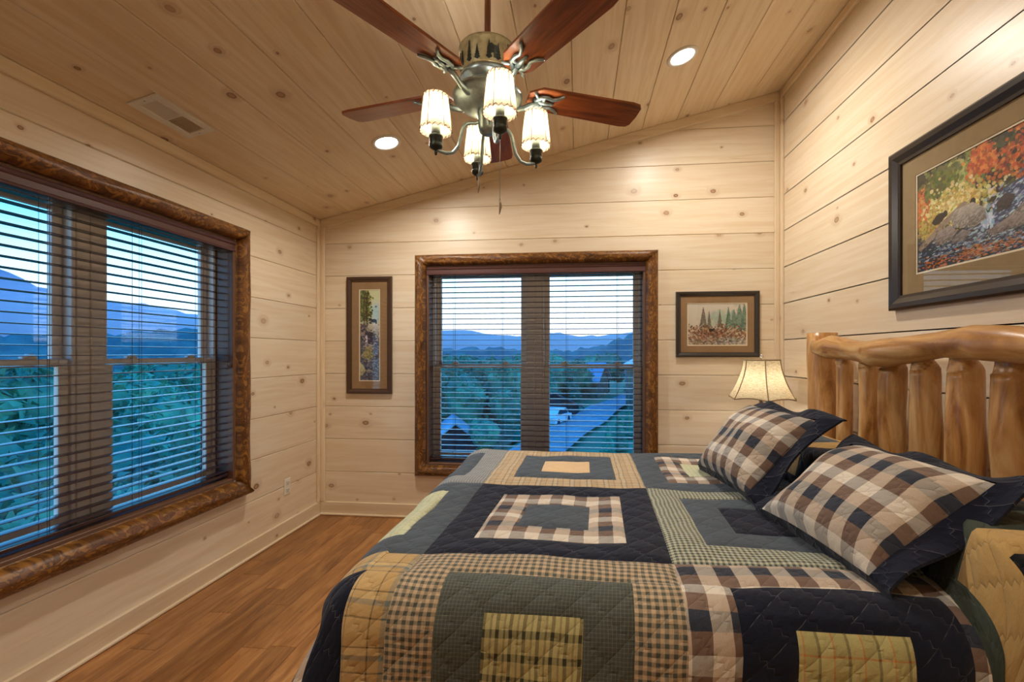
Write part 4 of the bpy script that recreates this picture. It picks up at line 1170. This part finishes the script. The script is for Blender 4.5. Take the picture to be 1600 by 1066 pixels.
# light kit
for k in range(4):
    a = math.radians(23.75)+k*PI/2; ca, sa = math.cos(a), math.sin(a)
    q = lambda r, z: (fx+ca*r, fy+sa*r, z)
    arm = MB()
    path = [(.028, 2.275), (.05, 2.262), (.066, 2.262), (.085, 2.255), (.098, 2.235), (.105, 2.205), (.115, 2.165), (.135, 2.138), (.16, 2.131), (.185, 2.136), (.20, 2.145)]
    sm = []
    for i in range(len(path)-1):
        for t in (0, .5): sm.append((path[i][0]+(path[i+1][0]-path[i][0])*t, path[i][1]+(path[i+1][1]-path[i][1])*t))
    sm.append(path[-1])
    arm.tube([q(*p) for p in sm], .0065, 10).build('light_arm', PEWTER, fan)
    cx, cy = q(.2, 0)[:2]
    MB().lathe([(.0, 2.118), (.004, 2.120), (.006, 2.130), (.004, 2.136), (.016, 2.142), (.024, 2.148), (.026, 2.158), (.022, 2.162), (.024, 2.166), (.024, 2.182), (.027, 2.186), (.026, 2.192), (.0, 2.192)], (cx, cy, 0), 24).build('candle_cup', PEWDARK, fan)
    MB().lathe([(.0, 2.19), (.0165, 2.19), (.0165, 2.245), (.0, 2.245)], (cx, cy, 0), 18).build('candle_sleeve', PEWTER, fan)
    MB().lathe([(.0, 2.245), (.009, 2.245), (.016, 2.262), (.019, 2.280), (.014, 2.30), (.0, 2.318)], (cx, cy, 0), 16).build('bulb', BULB, fan)
    sh = MB().lathe([(.060, 2.208), (.058, 2.222), (.0465, 2.330), (.046, 2.343)], (cx, cy, 0), 36, caps=False, fn=lambda r, z, w: r*(1+.012*math.cos(6*w)))
    s = sh.build('shade', HIDE, fan)
    for j in range(6):
        w = j*PI/3+.3
        MB().tube([(cx+(.0612-(z-2.208)*.107)*math.cos(w), cy+(.0612-(z-2.208)*.107)*math.sin(w), z) for z in (2.21, 2.25, 2.29, 2.34)], .0013, 5).build('seam', SHTRIM, s)
    for (r, z) in ((.0595, 2.211), (.0465, 2.340)):
        b = MB(); pts = []
        for j in range(73):
            w = j*2*PI/72; pts.append((cx+(r+.002*math.cos(w*18))*math.cos(w), cy+(r+.002*math.cos(w*18))*math.sin(w), z+.0055*math.sin(w*18)))
        b.tube(pts, .0013, 4, caps=False).build('lacing', LACE, s)
    point('fan_bulb_light', (cx, cy, 2.285), 27.0, .018, (1, .94, .84), fan)
for (dx, dy, z1) in ((.045, .02, 1.98), (-.03, -.03, 2.05)):
    b = MB().tube([(fx+dx, fy+dy, 2.30), (fx+dx, fy+dy, z1)], .0012, 5); o = b.build('pull_chain', PEWTER, fan)
    MB().tube([(fx+dx, fy+dy, z1), (fx+dx+.003, fy+dy, z1-.03), (fx+dx-.002, fy+dy, z1-.062)], [.003, .006, .0015], 8).build('feather_fob', SHTRIM, o)

# ------------------------------------------------------------------ outdoors
def out_mat(name, c1, c2, scale, rough=.9, bump=.4):
    m, n = new_mat(name)
    nz = n('ShaderNodeTexNoise', {'Vector': n('ShaderNodeTexCoord').outputs['Object'], 'Scale': scale, 'Detail': 5}).outputs[0]
    rnd = n('ShaderNodeObjectInfo').outputs['Random']
    col = n.mix(n.sstep(nz, .38, .64), s2l(c1), s2l(c2))
    col = n('ShaderNodeHueSaturation', {'Color': col, 'Value': n.m('ADD', .75, n.m('MULTIPLY', rnd, .5))}).outputs[0]
    finish(n, col, rough, bump=nz, bstr=bump, bdist=.3)
    return m
LEAF = out_mat('tree_leaves', (46, 122, 98), (84, 160, 122), .6)
NEEDLE = out_mat('conifer_needles', (38, 118, 96), (62, 146, 114), .8)
BARK = out_mat('tree_bark', (70, 58, 48), (96, 82, 70), 6)
GRASS = out_mat('hillside_grass', (52, 104, 72), (84, 130, 90), .25)
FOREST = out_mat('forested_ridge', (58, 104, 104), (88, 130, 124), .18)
MOUNT = out_mat('far_mountain', (104, 116, 140), (128, 138, 160), .02)  # bluish base colour carries some of the distance haze
ROAD = out_mat('gravel_road', (150, 150, 156), (176, 176, 180), 1.5)
ROOFB = out_mat('metal_roof', (150, 160, 172), (168, 178, 188), .6, .4)
ROOFD = out_mat('dark_shingles', (52, 50, 56), (70, 66, 70), 2)
SIDING = out_mat('log_siding', (120, 96, 80), (146, 120, 100), 1.5)
DECK = out_mat('deck_rail', (150, 140, 132), (170, 160, 150), 2)
CARP = plain('car_paint_white', (222, 226, 232), .25); CARG = plain('car_glass', (26, 30, 38), .1)

def sm(x): x = min(1, max(0, x)); return x*x*(3-2*x)
def ground_z(x, y):
    z = -4.7-3.4*sm((-1.5-x)/10)-2.0*sm((-14-x)/20)
    z += 7.5*sm((x-8)/22)*sm((y-22)/30)
    z -= 1.0*sm((2-x)/3)*sm((6-y)/6)
    return z+.25*noise.noise(Vector((x*.11, y*.11, 0)))
b = MB().grid(lambda x, y: (x, y, ground_z(x, y)), [-90+2.2*i for i in range(76)], [-30+2.4*i for i in range(58)])
tag(b.build('ground', GRASS), 'grassy hillside falling away outside the windows', 'ground', kind='structure')
rd = [(-3.6, 24), (-2.4, 28), (-1.2, 33), (.6, 40), (2.6, 48), (5.2, 58), (9.5, 70), (16, 82)]
b = MB()
pts = []
for i in range(len(rd)-1):
    for t in (0, .25, .5, .75): pts.append((rd[i][0]+(rd[i+1][0]-rd[i][0])*t, rd[i][1]+(rd[i+1][1]-rd[i][1])*t))
pts.append(rd[-1]); w = 1.7
for (x0, y0), (x1, y1) in zip(pts, pts[1:]):
    d = Vector((x1-x0, y1-y0)).normalized(); nx_, ny_ = -d.y*w, d.x*w
    q = []
    for (x, y, s) in ((x0, y0, 1), (x0, y0, -1), (x1, y1, -1), (x1, y1, 1)):
        q.append((x+nx_*s, y+ny_*s, ground_z(x, y)+.28))
    b.poly(q); b.poly([(p[0], p[1], p[2]-.8) for p in q[::-1]])
tag(b.build('road', ROAD), 'pale gravel road climbing past the houses', 'road', kind='structure')

def ridge(name, label, prof, R, mat_, base, depth, amp, seed, n_=160):
    """prof: list of (azimuth deg from +Y towards -X, height above eye at distance R)"""
    az = [p[0] for p in prof]; hh = [p[1] for p in prof]
    b = MB(); us = [az[0]+(az[-1]-az[0])*i/n_ for i in range(n_+1)]; vs = [i/14 for i in range(15)]
    def fn(u, t):
        h = np.interp(u, az, hh); a = math.radians(u)
        top = 1.366+h+amp*noise.noise(Vector((u*.9, seed, 0)))+amp*.5*noise.noise(Vector((u*3.3, seed, 4)))
        if t <= .7: r = R-depth*(1-t/.7); z = base+(top-base)*(t/.7)**1.3
        else: r = R+depth*.7*(t-.7)/.3; z = top-(top-base)*.6*(t-.7)/.3
        z += amp*.5*noise.noise(Vector((u*1.7, t*9, seed)))*min(1, 4*t)
        return (-math.sin(a)*r, math.cos(a)*r, z)
    b.grid(fn, us, vs, flip=True)
    return tag(b.build(name, mat_), label, 'hill', kind='structure')
RM = 420
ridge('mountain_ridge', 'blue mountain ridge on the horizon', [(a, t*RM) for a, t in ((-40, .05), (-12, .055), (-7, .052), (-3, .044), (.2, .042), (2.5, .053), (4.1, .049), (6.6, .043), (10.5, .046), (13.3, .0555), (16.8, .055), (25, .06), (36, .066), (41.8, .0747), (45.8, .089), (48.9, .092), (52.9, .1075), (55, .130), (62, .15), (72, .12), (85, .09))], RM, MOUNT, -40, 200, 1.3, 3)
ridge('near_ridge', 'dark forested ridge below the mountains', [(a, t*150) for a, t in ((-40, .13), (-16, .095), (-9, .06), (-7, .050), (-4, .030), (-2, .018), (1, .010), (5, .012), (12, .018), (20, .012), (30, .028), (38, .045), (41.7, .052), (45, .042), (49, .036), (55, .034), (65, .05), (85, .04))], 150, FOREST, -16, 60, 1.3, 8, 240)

# trees: a few meshes, shared
def leafy(seed, h, r, nleaf, conifer=False):
    rnd = random.Random(seed); b = MB()
    if conifer:
        k = 9
        for i in range(k):
            t = i/k; z = h*(.10+.90*t); rr = r*(1-t)**.85+.06
            b.lathe([(rr, z-h*.035), (rr*.55, z+h*.04), (.05, z+h*.14)], n=11, caps=False, fn=lambda q, zz, w: q*(1+.22*math.sin(w*5+i*2)+.10*math.sin(w*3+i)))
        for _ in range(nleaf):
            t = rnd.random()**1.3; w = rnd.uniform(0, 2*PI); rr = (r*(1-t)**.85+.06)*rnd.uniform(.8, 1.15); z = h*(.08+.9*t)
            c = Vector((rr*math.cos(w), rr*math.sin(w), z)); s = r*.10
            b.poly([c+Vector([rnd.uniform(-s, s) for _ in range(3)]) for _ in range(3)])
    else:
        lobes = [(Vector((0, 0, h*.62)), r, h*.36)]+[(Vector((rnd.uniform(-.55, .55)*r, rnd.uniform(-.55, .55)*r, h*rnd.uniform(.42, .86))), r*rnd.uniform(.38, .6), h*rnd.uniform(.12, .2)) for _ in range(9)]
        for c, rx, rz in lobes:
            def fn(u, v, c=c, rx=rx, rz=rz):
                d = Vector((math.cos(u)*math.cos(v), math.sin(u)*math.cos(v), math.sin(v)))
                k = 1+.28*noise.noise(d*3.1+c)
                return c+Vector((d.x*rx*k, d.y*rx*k, d.z*rz*k))*.9
            b.grid(fn, [2*PI*i/12 for i in range(13)], [-PI/2+PI*i/7 for i in range(8)])
        for _ in range(nleaf):
            c, rx, rz = rnd.choice(lobes)
            d = Vector((rnd.gauss(0, 1), rnd.gauss(0, 1), rnd.gauss(0, 1)+.25)).normalized()
            p = c+Vector((d.x*rx, d.y*rx, d.z*rz))*rnd.uniform(.85, 1.12); s = r*.11
            b.poly([p+Vector([rnd.uniform(-s, s) for _ in range(3)]) for _ in range(4)])
    return b
protos = []
for sd, h, r, con in ((1, 6.5, 2.4, False), (2, 8, 2.9, False), (3, 7.0, 2.1, False), (4, 7.5, 1.7, True), (5, 6.0, 1.5, True)):
    fol = leafy(sd, h, r, 1500 if not con else 900, con).mesh('foliage', NEEDLE if con else LEAF)
    tr = MB().tube([(0, 0, -.5), (.05, 0, h*.3), (0, .04, h*.75)], [.20, .15, .05], 8).mesh('trunk', BARK)
    protos.append((fol, tr, con, h))
def tree(p, x, y, s, rz, label, group):
    fol, tr, con, h = protos[p]
    root = bpy.data.objects.new('conifer_tree' if con else 'leafy_tree', None)
    root.location = (x, y, ground_z(x, y)); root.rotation_euler = (0, 0, rz); root.scale = (s, s, s); C.objects.link(root)
    tag(root, label, 'tree', group)
    for nm, me in (('foliage', fol), ('trunk', tr)):
        o = bpy.data.objects.new(nm, me); C.objects.link(o); o.parent = root
houses = [(-9.6, 35.5, 4.5), (-7.2, 46, 4.0), (7.6, 48.5, 5.2), (-47, 27, 9), (1.5, 66, 4.5)]
def road_x(y): return float(np.interp(y, [p[1] for p in rd], [p[0] for p in rd]))
rt = random.Random(21); placed = []
def try_tree(x, y, p, top, lab, grp, gap=2.8):
    if any(math.hypot(x-a, y-c) < r for a, c, r in houses): return False
    if y > 22 and abs(x-road_x(y)) < 4.0: return False
    if any(math.hypot(x-a, y-c) < gap for a, c in placed): return False
    # keep clear the lines of sight to the cabin, the road and the gabled house
    if y < 47 and -3.6 < x < 9 and x > road_x(max(y, 24))-4.2: return False
    if y < 36 and abs(math.atan2(x, y)-math.atan2(-9.6, 35.5)) < .035: return False
    s = (top-ground_z(x, y))/protos[p][3]
    if s < .3: return False
    lab = ('dark pointed conifer' if protos[p][2] else 'round leafy tree')+lab; placed.append((x, y)); tree(p, x, y, s, rt.uniform(0, 6.28), lab, grp); return True
k = 0
while k < 46:
    y = rt.uniform(24, 78); az = math.radians(rt.uniform(-1, 19)); x = -math.tan(az)*y
    near = 1-sm((y-26)/20)
    if try_tree(x, y, rt.choice((0, 1, 2, 2, 3, 4)), rt.uniform(-1.2, 1.6)-3.4*near, ' in the wood seen through the back window', 'trees behind the house'): k += 1
k = 0
while k < 40:
    d = rt.uniform(13, 70); az = math.radians(rt.uniform(36, 72)); x, y = -math.sin(az)*d, math.cos(az)*d
    near = 1-sm((d-14)/26)
    if az > math.radians(50) and d < 36 and abs(az-math.radians(53)) < .06: continue
    if try_tree(x, y, rt.choice((0, 1, 2, 0, 3)), rt.uniform(-1.0, 1.2)-2.2*near, ' on the slope seen through the left window', 'trees on the left slope'): k += 1
for (x, y, p, top) in ((8.5, 66, 3, 3.4), (11, 60, 1, 2.6), (13.5, 72, 3, 5.2), (5.0, 74, 1, 1.6), (14.5, 58, 0, 3.5), (2.8, 78, 2, 1.4)):
    tree(p, x, y, (top-ground_z(x, y))/protos[p][3], x, 'green tree on the rise beyond the log cabin', 'trees beyond the cabin')
for (x, y, top) in ((1.7, 25.5, -2.6), (2.6, 29, -2.4), (3.6, 33, -2.5), (1.1, 21, -3.2)):
    tree(4, x, y, (top-ground_z(x, y))/6.0, y, 'small round conifer on the near side of the gravel road', 'conifers by the road')
tree(4, -2.7, 33.5, .26, 1, 'tiny conifer on the grass between the gravel road and the parked car', 'lone conifer')

def house(name, label, x, y, z0, w, d, wall_h, ridge_h, rz, wm, rm, decks=False, wins=()):
    root = thing(name, label, 'house', (x, y, z0))
    M = Matrix.Translation((x, y, z0)) @ Matrix.Rotation(rz, 4, 'Z')
    P = lambda a, c, e: M @ Vector((a, c, e))
    b = MB().box((-w/2, -d/2, -2), (w/2, d/2, wall_h), M=M)
    for s in (-1, 1):
        q = [P(-w/2, s*d/2, wall_h), P(w/2, s*d/2, wall_h), P(0, s*d/2, ridge_h)]; b.poly(q if s < 0 else q[::-1])
    b.build('wall', wm, root)
    for s in (-1, 1):
        ov = .45; k = (ridge_h-wall_h)/(w/2); b = MB()
        a = [(0, ridge_h), (s*(w/2+ov), wall_h-ov*k)]
        for dz, fl in ((.14, s > 0), (0.02, s < 0)):
            q = [P(a[0][0], -d/2-ov, a[0][1]+dz), P(a[0][0], d/2+ov, a[0][1]+dz), P(a[1][0], d/2+ov, a[1][1]+dz), P(a[1][0], -d/2-ov, a[1][1]+dz)]
            b.poly(q[::-1] if fl else q)
        for e in (-1, 1): b.poly([P(a[0][0], e*(d/2+ov), a[0][1]), P(a[1][0], e*(d/2+ov), a[1][1]), P(a[1][0], e*(d/2+ov), a[1][1]+.14), P(a[0][0], e*(d/2+ov), a[0][1]+.14)])
        b.poly([P(a[1][0], -d/2-ov, a[1][1]), P(a[1][0], d/2+ov, a[1][1]), P(a[1][0], d/2+ov, a[1][1]+.14), P(a[1][0], -d/2-ov, a[1][1]+.14)])
        b.build('roof', rm, root)
    for (a, c, e, f) in wins:
        fr = MB().box((a-.08, -d/2-.06, c-.08), (e+.08, -d/2, f+.08), M=M).build('window', DECK, root)
        MB().box((a, -d/2-.08, c), (e, -d/2-.05, f), M=M).build('pane', CARG, fr)
    if decks:
        for z in (1.5, 3.4):
            dk = MB().box((-w/2-.2, -d/2-1.3, z), (w/2+.1, -d/2, z+.14), M=M).build('deck', DECK, root)
            b = MB().box((-w/2-.2, -d/2-1.3, z+.95), (w/2+.1, -d/2-1.22, z+1.03), M=M)
            for i in range(13):
                xx = -w/2-.15+i*(w+.2)/12; b.box((xx, -d/2-1.29, z+.14), (xx+.06, -d/2-1.23, z+.97), M=M)
            b.build('railing', DECK, dk)
        for s in (-1, 0, 1): MB().box((s*w/2*.95-.08, -d/2-1.25, -1), (s*w/2*.95+.08, -d/2-1.1, 4.4), M=M).build('deck_post', DECK, root)
    return root
house('cabin', 'dark gabled cabin among the trees low in the back window', -10.0, 36.5, -7.9, 3.4, 5.0, 2.6, 3.9, .3, ROOFD, ROOFB, wins=((-.6, .6, .5, 1.6),))
house('cottage', 'small pale-roofed cottage deep among the trees', -7.0, 46.5, -7.4, 4.2, 4.5, 3.0, 4.3, -.4, SIDING, ROOFB)
house('log_cabin', 'tall log cabin with two decks beside the gravel road', 8.3, 49.0, -5.0, 5.2, 6.0, 5.2, 6.6, .12, SIDING, ROOFB, True, ((-1.9, .4, -1.0, 1.3), (.6, .4, 1.9, 1.3), (-1.9, 2.2, -1.0, 3.2), (.6, 2.2, 1.9, 3.2)))
house('farmhouse', 'blue-roofed house up the road behind the trees', 1.2, 66, -5.6, 7.5, 5, 3.4, 5.6, 1.3, SIDING, ROOFB)
house('chalet', 'big house with a pale metal roof outside the left window', -47, 27.0, -9.9, 9, 9, 7.2, 9.9, .9, SIDING, ROOFB)
house('barn', 'dark low barn behind the parked car', -2.7, 47, -6.2, 5.0, 4.0, 2.4, 3.6, .2, ROOFD, ROOFD)
cx, cy = -1.9, 39.5; cz = ground_z(cx, cy)+.12
car = thing('parked_car', 'small white car parked beside the gravel road', 'car', (cx, cy, cz))
M = Matrix.Translation((cx, cy, cz)) @ Matrix.Rotation(1.25, 4, 'Z')
side = [(-2.0, .3), (2.0, .3), (2.05, .75), (1.2, .9), (.6, 1.4), (-1.2, 1.42), (-1.9, .95), (-2.05, .8)]
MB().prism(side, 1.6, lambda u, v, w: M @ Vector((u, -.8+w, v)), .08).build('body', CARP, car)
MB().prism([(-1.55, .96), (1.02, .94), (.52, 1.32), (-1.12, 1.33)], 1.64, lambda u, v, w: M @ Vector((u, -.82+w, v)), .0).build('side_glass', CARG, car)
for u in (-1.25, 1.25):
    for v in (-.82, .62): MB().tube([M @ Vector((u, v, .32)), M @ Vector((u, v+.2, .32))], .32, 16).build('wheel', CARG, car)

# evening haze hanging in the valley: a real, thin scattering volume
m, n = new_mat('valley_haze')
n('ShaderNodeOutputMaterial', {'Volume': n('ShaderNodeVolumeScatter', {'Color': (.50, .66, 1.0, 1), 'Density': .005, 'Anisotropy': .2}).outputs[0]})
hz = MB().box((-420, 120, -44), (160, 430, 30)).build('valley_haze', m)
tag(hz, 'thin blue evening haze over the valley outside', 'haze', kind='stuff')
